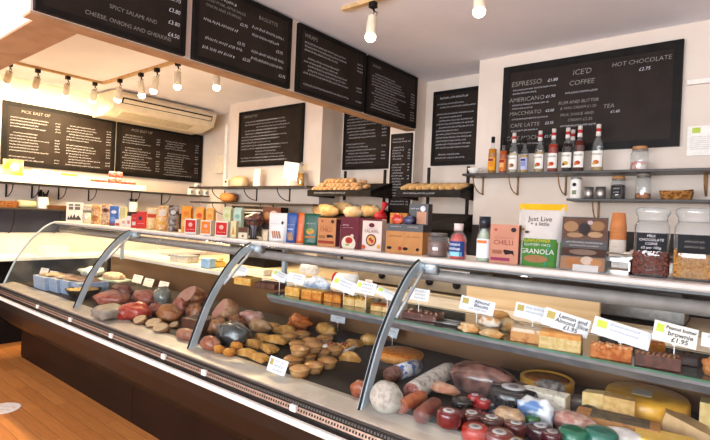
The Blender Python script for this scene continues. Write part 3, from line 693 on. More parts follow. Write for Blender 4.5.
syrup('white-labelled amber syrup bottle, fifth from the left', 539, 131, 'c8a878', ('efebe4', 'c0503a', '8a9a4a'), 'w')
syrup('red syrup bottle with white label, left of the dark ones', 552.5, 129, 'a83a28', ('efebe4', 'b83a20', 'd87a3a'), 'w', fill=.95)
syrup('clear-necked syrup bottle half hidden behind the dark one', 571.5, 130, 'c0a888', ('e0dcd4', '8a7a6a', 'b8a890'), 'w', Y=3.78)
syrup('near-black syrup bottle with white label, one of the centre pair', 566.5, 128, '2a1612', ('f0ece4', 'c8a048', '5a3a28'), 'w', Y=3.68, fill=.95)
syrup('dark red syrup bottle next to the near-black one', 578.5, 126, '5a2018', ('f0ece4', 'a84828', 'c86a48'), 'w', fill=1.0)
syrup('rightmost syrup bottle, pale syrup in the tallest glass', 597, 124.5, 'd8b078', ('f0ece4', 'b8683a', 'd8a03a'), 'w', fill=.5)
def clipjar(name, label, px, top, Y, zs, wpx, fillc, fh, lid='c9b08a', sq=0, cat='jar', fillc2=None, scale=30, slate=None):
    p = W(px, 190, Y); p.z = zs; h = W(px, top, Y).z-zs; R = (W(px+wpx/2, 190, Y).x-W(px-wpx/2, 190, Y).x)/2*.96
    s = thing(name, label, cat, p)
    MB().lathe((0, 0, 0), [(R*.90, .005), (R*.93, .012), (R*.93, h*fh), (R*.5, h*fh+.006)], mat(fillc, fillc2, scale, .5, bump=.5), 20).build('contents', s)
    MB().lathe((0, 0, 0), [(R*.94, 0), (R, .008), (R, h*.70), (R*.8, h*.80), (R*.78, h*.86)], JARGLASS, 20).build('glass_body', s)
    MB().lathe((0, 0, h*.87), [(R*.84, 0), (R*.86, h*.04), (R*.8, h*.12), (R*.3, h*.13)], mat(lid, None, 20, .4), 20).build('lid', s)
    MB().tube([(R*.82*math.cos(a), R*.82*math.sin(a), h*.84) for a in [2*PI*i/16 for i in range(17)]], .0025, STEEL, 5).tube([(R*.8, -.01, h*.84), (R*.95, -.01, h*.78), (R*.86, -.01, h*.93)], .002, STEEL, 5).build('wire_clip', s)
    if slate:
        MB().box(-R*.55, R*.55, -R-.003, -R-.001, h*.2, h*.55, BLACKW).scribble(-R*.4, R*.4, h*.45, h*.08, CHALK, R_, -R-.0035).scribble(-R*.4, R*.3, h*.3, h*.08, CHALK, R_, -R-.0035).build('slate_label', s)
    return s
clipjar('clip_jar', 'clip-top glass jar with white contents alone at the right of the upper shelf', 638, 146.5, 3.72, S1, 19, 'e8dcd4', .35, 'b8855a', fillc2='c87a70', scale=18)
clipjar('clip_jar', 'dark glass jar with slate label on the lower shelf', 618, 176, 3.72, S2, 16, '2a2420', .6, 'c08a58', slate=1)
clipjar('clip_jar', 'glass jar of orange-brown contents right of the dark jar', 643, 173, 3.70, S2, 17, 'b8713a', .22, '8a8078', fillc2='8a4c20')
basket('light wicker basket on the lower shelf of the coffee wall', (W(676, 198, 3.72).x, 3.74, S2), 0, .15, .11, .05, 'c08a4c')
MB().tube([(-.05, 0, .05), (.06, 0, .062)], .006, INK).build('pen', loc=(W(682, 190, 3.74).x, 3.75, S2+.003), label='black pen lying across the wicker basket', cat='pen')
cn1 = thing('coffee_tin', 'white printed tin at the left end of the lower shelf', 'tin', (W(575.5, 196, 3.7).x, 3.7, S2))
MB().lathe((0, 0, 0), [(.038, 0), (.04, .003), (.04, .135), (.038, .138)], PRINTW, 20).lathe((0, 0, .138), [(.039, 0), (.039, .012), (.03, .014)], STEEL, 20).disc(0, -.041, .10, .013, .013, INK).rect(-.014, .014, .03, .06, mat('7a8a6a'), -.041).build('tin_body', cn1)
for px, L in ((588.5, 'left one of two small steel cups on the lower shelf'), (600.5, 'right one of two small steel cups on the lower shelf')):
    MB().lathe((0, 0, 0), [(.026, 0), (.031, .003), (.033, .085), (.029, .085), (.027, .01)], STEEL, 18).build('steel_cup', loc=(W(px, 197, 3.7).x, 3.7, S2), label=L, cat='cup')
MB().lathe((0, 0, 0), [(.02, 0), (.03, .008), (.048, .035), (.052, .05), (.048, .05), (.028, .012)], WHITE, 20).tube([(.05, 0, .04), (.07, 0, .035), (.045, 0, .018)], .004, WHITE, 6).build('cup', loc=(W(474, 172, 3.7).x, 3.7, S1), label='white cup at the left end of the upper shelf', cat='cup')
nt = thing('wall_notice', 'white printed notice on the wall above the right shelf end', 'notice', (W(705, 155, 3.83).x, 3.845, W(705, 155, 3.83).z+.0))
MB().box(-.10, .16, -.006, .0, .0, .19, PRINTW).rect(-.075, -.03, .145, .18, mat('b8cc5a'), -.0065).build('sheet', nt)
l = MB()
for i in range(7): l.scribble(-.08, .14, .12-.013*i, .007, mat('4a4a4a'), R_, -.007)
l.build('printed_text', nt)
# espresso machine with cups
exa, exb = W(578, 320, 3.2).x, W(656, 320, 3.2).x+.12
em = thing('espresso_machine', 'steel espresso machine on the back counter behind the big jars', 'coffee machine', (exa, 3.26, .90)); ew = exb-exa
MB().box(0, ew, 0, .45, .0, .035, BLACKW, .005).build('base', em)
MB().box(-.01, ew+.01, -.03, .2, .035, .105, STEEL, .004).build('drip_tray', em)
MB().box(.02, ew-.02, .2, .45, .105, .42, mat('3a3634', '2c2927', 6, .3, .4), .01).box(0, ew, .0, .45, .29, .37, STEEL, .01).build('body', em)
MB().tube([(.02, .02, .40), (ew-.02, .02, .40)], .006, STEEL).tube([(.02, .02, .37), (.02, .02, .40)], .005, STEEL).tube([(ew-.02, .02, .37), (ew-.02, .02, .40)], .005, STEEL).build('cup_rail', em)
for q in (.28, .72):
    MB().lathe((ew*q, .08, .23), [(.035, 0), (.035, .05), (.028, .06)], STEEL, 16).tube([(ew*q, .06, .24), (ew*q, -.08, .225)], .012, BLACKW).build('group_head', em)
cupx = W(615, 240, 3.3).x
for i in range(9):
    m = mat('d8905c', 'c88050', 10, .6) if i > 4 else WHITE
    L = 'orange paper cup in the upturned cup stack, upper half' if i > 4 else 'white paper cup in the upturned cup stack, lower half'
    MB().lathe((0, 0, 0), [(.046, 0), (.047, .004), (.035, .10), (.032, .10)], m, 18).build('paper_cup', loc=(cupx, 3.38, 1.27+i*.022), label=L, cat='cup', group='orange paper cups' if i > 4 else 'white paper cups')
MB().lump((0, 0, 0), (.10, .05, .05), mat('e8e0d8', 'c8beb4', 12, .4), 4, .3, 3).build('tea_towel', loc=(cupx+.13, 3.36, 1.27), label='crumpled pale cloth beside the cup stack', cat='cloth')
# sandwich press and other appliances seen between rail and shelf
gx0, gx1 = W(352, 285, 3.2).x, W(466, 285, 3.2).x
gp = thing('countertop_grill', 'grey-beige countertop grill with round knobs on the back counter', 'grill', (gx0, 3.27, .90))
MB().box(0, gx1-gx0, 0, .4, .02, .15, mat('b5a48c', 'a3927a', 8, .4, .3), .006).build('body', gp)
for q in (.25, .68, .9): MB().tube([((gx1-gx0)*q, -.02, .085), ((gx1-gx0)*q, 0, .085)], .028, INK, 16).build('knob', gp)
MB().box(.02, gx1-gx0-.02, .02, .38, .15, .19, STEEL, .005).build('lid', gp)
for q in (.1, .9): MB().box((gx1-gx0)*q-.02, (gx1-gx0)*q+.02, .1, .3, 0, .02, INK).build('foot', gp)
MB().box(0, W(600, 300, 2.78).x-W(466, 300, 2.78).x, 0, .03, 0, W(520, 281, 2.78).z-SHZ, mat('e0c39a', 'd2b288', 3, .5, kind='noise', aniso=(.5, 1, 8)), .004).build('chopping_board', loc=(W(466, 300, 2.78).x, 2.78, SHZ), label='long pale wooden board standing on the rear ledge behind the cakes', cat='board')
# ================================================================== GOODS ON TOP OF THE COUNTER
TONE[0] = .64
def proj(p):
    d = Vector(p)-EYE; k = FPX/d.dot(_F); return 355+d.dot(_R)*k, 220-d.dot(_U)*k
def mpx(p): return (Vector(p)-EYE).dot(_F)/FPX
def fit(px0, px1, Y, d, rz, z):
    pc = (px0+px1)/2; x = W(pc, 230, Y).x; w_ = .1
    for _ in range(40):
        cs = []
        for u, v in ((-.5, 0), (.5, 0), (-.5, 1), (.5, 1)):
            a, b_ = u*w_, v*d; cs.append(proj((x+a*math.cos(rz)-b_*math.sin(rz), Y+a*math.sin(rz)+b_*math.cos(rz), z))[0])
        lo, hi = min(cs), max(cs); m = mpx((x, Y, z))
        w_ = max(.012, w_+((px1-px0)-(hi-lo))*m*.7); x += (pc-(lo+hi)/2)*m*1.1
    return x, w_
def decorate(mb, dec, w_, h, surf=None, eps=.0008, rnd=None):
    d = MB(); rnd = rnd or R_
    for e in dec:
        k = e[0]
        if k == 'r':
            _, x0, x1, z0, z1, c = e; n = 6 if surf else 1
            for i in range(n):
                for j in range(n):
                    d.rect((x0+(x1-x0)*i/n-.5)*w_, (x0+(x1-x0)*(i+1)/n-.5)*w_, (z0+(z1-z0)*j/n)*h, (z0+(z1-z0)*(j+1)/n)*h, mat(c), 0)
        elif k == 'd': _, x, zz, rx, rz_, c = e; d.disc((x-.5)*w_, 0, zz*h, rx*w_, rz_*w_, mat(c))
        elif k == 't': _, t, x, zz, sz, c = e; d.text(t, sz*w_, (x-.5)*w_, 0, zz*h, mat(c))
        elif k == 's': _, x0, x1, zz, hh, c = e; d.scribble((x0-.5)*w_, (x1-.5)*w_, zz*h, hh*w_, mat(c), rnd)
        elif k == 'p': _, pts, c = e; d.add([((a-.5)*w_, 0, b_*h) for a, b_ in pts], [tuple(range(len(pts)))], mat(c))
        n_ = len(dec); idx = dec.index(e)
        for q in range(getattr(d, '_done', 0), len(d.v)):
            a, _y, b_ = d.v[q]; d.v[q] = (a, -(surf(a, b_) if surf else 0)-eps*(1+idx*.5), b_)
        d._done = len(d.v)
    for m in d.mats:
        i = d.mats.index(m); sub = [f for f, mi_ in zip(d.f, d.m) if mi_ == i]
        mb.add(d.v, sub, m)
def place(px0, px1, top, Y, d, rz):
    x, w_ = fit(px0, px1, Y, d, rz, TOPZ+.05); h = W((px0+px1)/2, top, Y).z-TOPZ
    return x, w_, h
def carton(name, label, px0, px1, top, col, dec=(), Y=2.03, d=.045, rz=.0, cat='box', group=None, roof=0, side=None):
    x, w_, h = place(px0, px1, top, Y, d, rz); b = MB()
    if roof:
        b.box(-w_/2, w_/2, 0, d, 0, h*(1-roof), mat(col, None, 12, .45)); b.prism([(0, h*(1-roof)), (d, h*(1-roof)), (d*.55, h), (d*.45, h)], -w_/2, w_/2, mat(col, None, 12, .45))
    else: b.box(-w_/2, w_/2, 0, d, 0, h, mat(col, None, 12, .45), .0015)
    if side: b.add([(w_/2+.0008, .002, .002), (w_/2+.0008, d-.002, .002), (w_/2+.0008, d-.002, h*.97), (w_/2+.0008, .002, h*.97)], [(0, 1, 2, 3)], mat(side))
    decorate(b, list(dec), w_, h); return b.build(name, loc=(x, Y, TOPZ), rz=rz, label=label, cat=cat, group=group)
def pouch(name, label, px0, px1, top, col, dec=(), Y=2.05, d=.07, rz=.0, cat='bag', col2=None, scale=12, rough=.35, notch=True):
    x, w_, h = place(px0, px1, top, Y, .02, rz)
    def surf(a, b_):
        t = min(1, max(0, b_/h)); u = min(1, abs(a)/(w_/2)); return (1-u*u)**.5*(d*(1-t)**.7*.5+.003)
    b = MB(); n = 10; nx = 11; vs = []; fs = []
    for j in range(n+1):
        for sgn in (-1, 1):
            for i in range(nx):
                u = i/(nx-1)*2-1; vs.append((w_/2*u, sgn*surf(w_/2*u, h*j/n), h*j/n))
    row = 2*nx
    for j in range(n):
        for s_ in (0, 1):
            for i in range(nx-1): a = j*row+s_*nx+i; fs.append((a, a+1, a+1+row, a+row))
        for i in (0, nx-1): a = j*row+i; fs.append((a, a+nx, a+nx+row, a+row))
    for i in range(nx-1): fs.append((i, i+1, nx+i+1, nx+i)); a = n*row+i; fs.append((a, a+1, a+nx+1, a+nx))
    b.add(vs, fs, mat(col, col2, scale, rough), True); decorate(b, list(dec), w_, h, surf, .0012)
    return b.build(name, loc=(x, Y, TOPZ), rz=rz, label=label, cat=cat)
LZ = .75
carton('picture_card', 'white upright card with dark skyline print, leftmost on the counter top', 66, 83, 202.5, 'ece6da', [('r', .15, .42, .62, .78, '6a6660'), ('r', .52, .85, .62, .78, '6a6660'), ('r', .15, .42, .82, .92, '7a766e'), ('r', .52, .85, .82, .92, '7a766e'), ('p', [(.08, .12), (.15, .3), (.22, .18), (.32, .38), (.4, .2), (.52, .42), (.6, .2), (.75, .36), (.92, .15), (.92, .1), (.08, .1)], '4a4642')], d=.012, rz=LZ, cat='card', Y=2.08)
def topjar(name, label, px0, px1, top, liq, fill, lid, Y=2.06, label_dec=None, n=20, veil=True):
    xa, xb = W(px0, 230, Y).x, W(px1, 230, Y).x; p = Vector(((xa+xb)/2, Y, TOPZ)); R = (px1-px0)/2*mpx(p); h = W((px0+px1)/2, top, Y).z-TOPZ
    s = thing(name, label, 'jar', p)
    MB().lathe((0, 0, 0), [(R*.9, .004), (R*.93, .01), (R*.93, h*fill), (R*.4, h*fill+.004)], mat(liq, None, 30, .4, bump=.3), n).build('contents', s)
    MB().lathe((0, 0, 0), [(R*.95, 0), (R, .005), (R, h*.8), (R*.8, h*.86)], JARGLASS, n).build('glass_body', s)
    MB().lathe((0, 0, h*.86), [(R*.86, 0), (R*.86, h*.12), (R*.8, h*.14)], mat(lid, None, 20, .35), n).build('lid', s)
    return s, R, h
topjar('candle_jar', 'pale jar of cream contents standing right of the skyline card', 82.5, 92, 205, 'e6cfa8', .55, 'd8c8a8')
pouch('nut_bag', 'beige see-through bag of nuts beside the pale jar', 91, 102.5, 205, 'd8b484', [('d', .5, .3, .3, .3, 'a86a3c'), ('s', .2, .8, .7, .08, '8a5a34')], rz=LZ, col2='a8743e', scale=60)
pouch('nut_bag', 'brown patterned snack bag next to the blue packet', 101, 112, 204, '9a6a48', [('d', .5, .7, .25, .2, '5a3a30'), ('d', .4, .35, .3, .25, 'd8b890')], rz=LZ, col2='d6b894', scale=45)
pouch('snack_packet', 'bright blue snack packet on the left part of the counter top', 109.5, 120, 206, '3a66b0', [('d', .5, .7, .28, .18, 'd8e0f0'), ('d', .45, .35, .3, .25, '7a9ad0'), ('r', .1, .9, .05, .14, '8a3a3a')], rz=LZ, Y=2.04)
carton('tea_box', 'pale cream box standing behind the blue packet', 118, 127, 207, 'ddd6a8', [('s', .2, .8, .6, .1, '9aa06a')], rz=LZ, Y=2.16)
carton('small_carton', 'tiny white and red carton at the front, left of the red boxes', 115, 121.5, 219.5, 'e8dcd4', [('r', .1, .9, .15, .5, 'c04a40')], rz=LZ, Y=2.0, d=.03)
carton('small_carton', 'white small carton with pink front, second in the little row', 121.5, 127, 218.5, 'f0e8e2', [('r', .2, .8, .4, .7, 'e09a90')], rz=LZ, Y=2.01, d=.03)
carton('small_carton', 'tallest white carton of the little row, touching the red box', 126.5, 132, 216, 'efe6e0', [('r', .2, .8, .3, .6, 'd88a80')], rz=LZ, Y=2.03, d=.03)
carton('red_box', 'small red box with white lettering, left of the taller red box', 131, 138, 214, 'c8342a', [('s', .15, .85, .7, .14, 'f0e0d8'), ('r', .2, .8, .2, .45, 'e8d8d0')], rz=LZ, d=.03)
carton('red_box', 'taller bright red box with dark round emblem', 136.5, 147.5, 211.5, 'd23024', [('d', .4, .6, .22, .22, '2c3450'), ('s', .15, .85, .3, .08, 'f0d8d0')], rz=LZ, d=.05)
pouch('pasta_bag', 'clear bag of pasta with red band, right of the red boxes', 146.5, 158, 208, 'd8a85c', [('r', .1, .9, .55, .72, 'c8483a'), ('r', .1, .9, .78, .95, 'e8d8c0')], rz=LZ, col2='e8cc94', scale=55)
pouch('pasta_bag', 'clear bag of curled orange crisps in the middle of the left group', 157, 169, 206, 'dc9440', [('r', .15, .85, .6, .85, 'ead8c4'), ('d', .5, .3, .3, .18, 'e8b050')], rz=LZ, col2='ecd09c', scale=50)
pouch('coffee_bag', 'dark brown speckled bag left of the orange boxes', 168, 179.5, 205, '4a342c', [('d', .5, .72, .25, .2, 'd8ccc4'), ('s', .2, .8, .4, .08, 'c8a888')], rz=LZ, col2='a89888', scale=40)
GT = [('d', .5, .72, .3, .22, 'e87a28'), ('r', .12, .88, .22, .48, 'f4c070'), ('s', .2, .8, .55, .08, 'f8e0b8')]
carton('biscuit_carton', 'tallest orange gable-topped carton, left of its two neighbours', 181, 193, 206, 'ee9c2c', GT, rz=.6, Y=2.09, d=.05, roof=.12)
carton('biscuit_carton', 'orange-red gable-topped carton, middle of the three', 195, 205.5, 207, 'f0a848', [('d', .5, .68, .34, .3, 'e0562a'), ('r', .12, .88, .15, .38, 'f4c070')], rz=.6, Y=2.12, d=.05, roof=.12)
carton('biscuit_carton', 'paler orange gable-topped carton, right of the three', 205.5, 215.5, 208, 'f2b45c', [('d', .5, .7, .3, .26, 'ee9038'), ('r', .12, .88, .15, .42, 'f6d49c')], rz=.6, Y=2.12, d=.05, roof=.12)
def lowbox(label, a, b_, top, col):
    carton('cracker_box', label, a, b_, top, 'f2eadf', [('r', .07, .93, .12, .93, col), ('d', .5, .62, .17, .17, 'f0b8a8'), ('s', .2, .8, .3, .09, 'fbeee0')], rz=.55, Y=1.985, d=.06, side='efe4d8')
lowbox('low white-edged box with red front, left one', 184.5, 200, 219, 'd02a24')
lowbox('low white-edged box with orange front', 200.5, 214.5, 220.5, 'ea8224')
lowbox('low white-edged box with red front, right one beside the green cartons', 215, 231, 221.5, 'd42a22')
carton('biscuit_carton', 'pale yellow-green gable-topped carton', 222.5, 233, 207, 'dfe0b0', [('d', .5, .7, .3, .28, 'c8c880'), ('r', .12, .88, .15, .4, 'ece8c8')], rz=.5, Y=2.12, d=.05, roof=.12)
carton('biscuit_carton', 'pale mint gable-topped carton', 233, 243.5, 207.5, 'c4dcc8', [('d', .5, .7, .3, .28, '8ab4a0'), ('r', .12, .88, .2, .4, 'e6ecd4')], rz=.5, Y=2.10, d=.05, roof=.12)
carton('biscuit_carton', 'short cream carton with orange triangle in front of the mint one', 230.5, 238.5, 221, 'e8dca8', [('p', [(.2, .2), (.8, .2), (.5, .7)], 'e89a38')], rz=.5, Y=2.01, d=.04)
carton('small_sign', 'little brown and cream sign card left of the round wire basket', 238.5, 249, 227.5, 'efe2c4', [('r', 0, 1, .55, 1, '6a4434'), ('d', .5, .25, .12, .14, '7a5434')], rz=.4, Y=2.0, d=.02, cat='sign')
# wire basket of dark chocolate parcels
wb = thing('wire_stand', 'dark wire goblet stand filled with brown wrapped sweets', 'stand', (W(253.5, 235, 2.06).x, 2.06, TOPZ)); h_ = W(253, 214, 2.06).z-TOPZ
k = MB(); k.lathe((0, 0, 0), [(.035, 0), (.035, .006)], INK, 16)
for i in range(10):
    a = 2*PI*i/10; k.tube([(.02*math.cos(a), .02*math.sin(a), .004), (.025*math.cos(a), .025*math.sin(a), h_*.35), (.055*math.cos(a), .055*math.sin(a), h_*.6), (.06*math.cos(a), .06*math.sin(a), h_*.75)], .0028, INK, 5)
k.tube([(.06*math.cos(2*PI*i/16), .06*math.sin(2*PI*i/16), h_*.75) for i in range(17)], .003, INK, 5); k.build('wire_frame', wb)
MB().lump((0, 0, h_*.55), (.055, .055, h_*.48), mat('5a3228', '8a5a50', 20, .3), 3, .15).build('sweets', wb)
MB().lathe((0, 0, .01), [(.018, 0), (.022, h_*.4), (.03, h_*.5)], mat('a8a8b4', '8a8a98', 10, .3), 14).build('inner_cup', wb)
carton('photo_card', 'upright brown card with food photo standing behind the wire stand', 262, 280, 207, 'a8603c', [('r', 0, 1, .5, 1, '8a5238'), ('d', .25, .72, .18, .2, 'e09a60'), ('d', .62, .8, .2, .15, 'e8c4a0'), ('d', .6, .62, .16, .13, '5a2c24'), ('r', 0, 1, .3, .5, '4a3c38'), ('r', 0, 1, 0, .3, 'e6cdae')], rz=.35, Y=2.16, d=.006, cat='card')
carton('flat_parcel', 'low cream parcel in front of the brown food photo card', 263, 272, 231, 'e8d2b0', [('s', .2, .8, .5, .1, 'b89468')], rz=.3, Y=2.02, d=.05, cat='parcel')
def sticks(cx, cz, c): return [('p', [(cx-.2+.12*i, cz+.1), (cx-.14+.12*i, cz+.13), (cx-.02+.12*i, cz-.12), (cx-.08+.12*i, cz-.15)], c) for i in range(4)]
pouch('snack_pouch', 'white stand-up pouch printed with breadsticks', 269, 289, 213, 'eeece8', [('s', .15, .6, .62, .06, '7a8ab0'), ('d', .78, .66, .06, .08, '3a3a40')]+sticks(.45, .25, 'c07a4a'), rz=.3, d=.06)
pouch('snack_pouch', 'royal blue stand-up pouch printed with breadsticks', 286.5, 299, 213, '24509c', [('s', .15, .8, .6, .08, 'dce4f4'), ('r', .2, .7, .44, .47, 'c8d4ec')]+sticks(.45, .22, 'd8a878'), rz=.3, d=.05, Y=2.07)
pouch('snack_pouch', 'orange stand-up pouch squeezed between blue and green ones', 296.5, 307, 213, 'e86a1c', [('s', .2, .8, .6, .08, 'f8d8b8')], rz=.3, d=.05, Y=2.10)
pouch('snack_pouch', 'dark green stand-up pouch with filled roll picture', 303.5, 321.5, 213.5, '1f5a44', [('s', .25, .75, .68, .09, 'e4ece4'), ('d', .5, .43, .24, .16, 'e0a050'), ('d', .45, .47, .16, .07, '7ab04a'), ('r', .2, .8, .22, .27, 'e07a2c'), ('s', .3, .7, .12, .07, 'b8d0c4')], rz=.25, d=.05, Y=2.05)
carton('ready_meal_box', 'kraft brown chilli box left of the maroon box', 317.5, 340, 218, 'd08c56', [('t', 'CHILLI', .47, .58, .24, '7a3424'), ('s', .15, .8, .68, .07, '8a5a3a'), ('p', [(.5, .38), (.58, .42), (.85, .40), (.88, .28), (.82, .33), (.55, .30)], '2a1c18'), ('r', .1, .42, .28, .38, '9a6a44'), ('r', .05, .93, .1, .2, '9c3c2c'), ('d', .82, .88, .09, .09, '4a3a34'), ('d', .25, .88, .05, .05, 'a04838')], rz=.18, d=.05, side='5a2238')
carton('ready_meal_box', 'maroon box with creamy dip picture, right of the kraft chilli box', 340, 363, 217, '6c1c2c', [('s', .12, .5, .74, .09, 'ecd8d8'), ('s', .12, .7, .66, .05, 'd8b0b4'), ('d', .48, .16, .38, .36, 'e8dcc0'), ('d', .5, .26, .2, .15, 'b8342c'), ('d', .66, .40, .09, .09, 'd8c4b0'), ('d', .42, .12, .12, .05, '9aa858')], rz=.15, d=.05, side='9c5a64')
carton('ready_meal_box', 'white falafel mix box with bowl picture', 362, 386, 219, 'ecd8cc', [('r', 0, 1, .94, 1, '6a2030'), ('d', .48, .80, .15, .1, '6a2236'), ('t', 'FALAFEL', .5, .61, .2, '6a4640'), ('s', .2, .8, .7, .04, '9a807a'), ('d', .48, .33, .27, .27, '6a3a28'), ('d', .48, .33, .21, .21, 'e0a868'), ('d', .44, .36, .08, .08, '9a4a28'), ('d', .54, .30, .08, .08, 'c03a2a'), ('d', .1, .1, .1, .1, 'd05a3c'), ('d', .88, .14, .09, .1, 'e0a850')], rz=.12, d=.05, side='d8c0b4')
# two-tier kraft display of snack packs
dx, dw, dh = place(386, 431, 203, 2.03, .10, .1)
ds = thing('snack_display', 'kraft and black cardboard display stand with two windows of snack packs', 'display stand', (dx, 2.03, TOPZ), .1)
KR = mat('cc9058', 'c0844c', 8, .55); DK = mat('2c2224', '241c1e', 8, .4)
b = MB().box(-dw/2, 0, 0, .10, 0, dh*.44, KR, .001).box(0, dw/2, 0, .10, 0, dh*.44, KR, .001)
decorate(b, [('s', .1, .42, .34, .05, '3a2420'), ('s', .58, .92, .34, .05, '3a2420'), ('d', .1, .1, .07, .04, '20181a'), ('d', .4, .1, .05, .05, 'a03828'), ('d', .55, .1, .07, .04, '20181a'), ('d', .88, .1, .04, .04, '20181a')], dw, dh); b.build('lower_boxes', ds)
b = MB().box(-dw/2, dw/2, .0, .10, dh*.44, dh*.58, DK).box(-dw/2, -dw*.02, .03, .10, dh*.58, dh*.80, mat('c8823c')).box(-dw*.02, dw/2, .05, .10, dh*.58, dh, DK).rect(dw*.2, dw*.46, dh*.6, dh*.84, mat('d09a7c'), .049)
decorate(b, [('s', .12, .4, .53, .035, 'e8dcd8'), ('s', .58, .86, .53, .035, 'e8dcd8')], dw, dh)
b.scribble(dw*.03, dw*.26, dh*.90, .008, CHALK, R_, .0485).disc(dw*.36, .0485, dh*.90, .014, .014, CHALK); b.build('upper_tray', ds)
pk = MB().lump((-dw*.26, .018, dh*.58), (.033, .016, dh*.20), mat('c02c20', 'e06a4a', 25, .25), 2, .1).build('snack_pack', ds, label='red foil pack')
pk = MB().lump((dw*.06, .018, dh*.58), (.030, .016, dh*.17), mat('2a2c48', '4a4c70', 25, .25), 4, .1).build('snack_pack', ds, label='navy foil pack')
s_, R, h = topjar('honey_jar', 'faceted glass jar of brown jam between the display and the ketchup', 427.5, 449.5, 233, '7c4a38', .62, '6a6460', n=8)
def bottle(name, label, px0, px1, top, liq, lab, capc, dec, Y=2.05, neck=.35, fillm=None, caph=.14):
    xa, xb = W(px0, 235, Y).x, W(px1, 235, Y).x; p = Vector(((xa+xb)/2, Y, TOPZ)); R = (px1-px0)/2*mpx(p); h = W((px0+px1)/2, top, Y).z-TOPZ
    s = thing(name, label, 'bottle', p)
    MB().lathe((0, 0, 0), [(R*.88, 0), (R*.94, .004), (R*.94, h*.5), (R*.7, h*.62), (R*.4, h*.72)], mat(liq, None, 10, .15), 24).build('sauce', s)
    MB().lathe((0, 0, 0), [(R*.95, 0), (R, .004), (R, h*.54), (R*.8, h*.66), (R*neck*1.15, h*.76), (R*neck*1.1, h*.86)], JARGLASS, 24).build('glass_body', s)
    MB().lathe((0, 0, h*(1-caph)), [(R*neck*1.3, 0), (R*neck*1.3, h*caph)], mat(capc, None, 10, .3), 20).build('cap', s)
    l = MB(); n = 14
    for i in range(n):
        a = -PI/2-1.3+2.6*i/n; c = -PI/2-1.3+2.6*(i+1)/n
        l.add([((R+.0008)*math.cos(q), (R+.0008)*math.sin(q), zz) for q, zz in ((a, h*.08), (c, h*.08), (c, h*.5), (a, h*.5))], [(0, 1, 2, 3)], mat(lab, None, 10, .5))
    decorate(l, dec, 2*R, h, lambda a, b_: math.sqrt(max(0, R*R-a*a)), .0016); l.build('paper_label', s)
    return s
TONE[0] = .9
bottle('ketchup_bottle', 'red ketchup bottle with blue label on the counter top', 450, 467, 223.5, 'c83020', '28427c', 'd8c8c4', [('r', .1, .9, .08, .2, '8ac4e0'), ('t', 'Tomato', .45, .42, .24, 'f0f0f4'), ('t', 'Ketchup', .45, .3, .24, 'f0f0f4')], neck=.42, caph=.2)
bottle('dressing_bottle', 'pale dressing bottle with black cap left of the pink-brown box', 477.5, 491.5, 216.5, 'a8b89c', 'e8ecf0', '16202c', [('r', .15, .85, .4, .47, 'd8763c'), ('s', .15, .8, .3, .06, '7a8aa0'), ('s', .15, .8, .2, .06, '7a8aa0')], neck=.62, caph=.26)
TONE[0] = .64
carton('ready_meal_box', 'pinkish kraft chilli box left of the granola bag', 489.5, 521, 224.5, 'd49478', [('t', 'CHILLI', .48, .54, .24, '8a2c30'), ('s', .15, .82, .66, .07, 'b0605a'), ('p', [(.48, .32), (.52, .36), (.84, .34), (.86, .2), (.8, .26), (.56, .23)], '2c1c1e'), ('r', .1, .44, .24, .34, 'a86a54'), ('r', .05, .72, .07, .15, '9c3c5c'), ('d', .82, .87, .09, .08, '3a2a2c'), ('d', .2, .86, .06, .04, 'b04a48')], rz=.12, Y=2.02, d=.05, side='8a4a44')
pouch('granola_bag', 'large granola pouch with yellow top and green lower half', 518, 566, 204, 'd9d2ca', [('r', -.0, 1, .90, 1.0, 'f0c020'), ('r', 0.02, .98, .0, .40, '4f8a3c'), ('r', .15, .85, .40, .44, '4f8a3c'), ('p', [(.62, 0), (.98, 0), (.98, .42), (.68, .34)], '3aa08c'), ('t', 'Just Live', .48, .76, .15, '5a4030'), ('t', '+ a little', .48, .68, .12, '5a4030'), ('t', 'SUNFLOWER', .44, .41, .10, 'e8d038'), ('t', 'CLUSTERY OATS', .46, .345, .075, 'f0f0e8'), ('t', 'GRANOLA', .46, .24, .15, 'f4f4ec'), ('d', .45, .12, .26, .08, 'a87850'), ('d', .12, .58, .04, .03, 'a8843c'), ('d', .22, .54, .05, .03, '6a4a2c')], rz=.08, d=.09, Y=2.08)
# leaning leaflet holder
lx, lw_, lh = place(562, 608, 216.5, 2.03, .01, .12)
lf = thing('leaflet_holder', 'clear holder with a brown bakery leaflet leaning right of the granola bag', 'leaflet', (lx, 2.0, TOPZ), .12)
T = Matrix.Shear('XY', 4, (0, 0)) if False else Matrix.Rotation(-.16, 4, 'X')
b = MB().box(-lw_/2, lw_/2, 0, .003, 0, lh, mat('3a2622', '34211d', 10, .3), T=T)
dd = MB(); decorate(dd, [('r', .02, .98, .58, .98, '6a4430'), ('d', .2, .82, .16, .13, 'b8865a'), ('d', .5, .78, .13, .16, '2e1a18'), ('d', .78, .84, .15, .12, 'a8784c'), ('d', .74, .68, .16, .07, 'c89a70'), ('d', .3, .66, .18, .06, 'b88a60'), ('d', .62, .9, .06, .05, 'c8b0b0'), ('s', .12, .9, .53, .05, 'e8dcd4'), ('s', .2, .82, .47, .045, 'd8ccc4'), ('r', .02, .98, .28, .42, '4a3028'), ('d', .5, .35, .3, .07, '8a7060'), ('r', .02, .98, .02, .26, 'a87c60'), ('d', .3, .15, .16, .12, 'b87848'), ('d', .6, .2, .14, .1, 'd8c0ac'), ('d', .8, .16, .12, .1, 'c08858'), ('r', .3, .85, .0, .12, 'd8d4d0')], lw_, lh)
b.T = T; b.add(dd.v, [], DK)
for m in dd.mats:
    i = dd.mats.index(m); b.add(dd.v, [f for f, q in zip(dd.f, dd.m) if q == i], m)
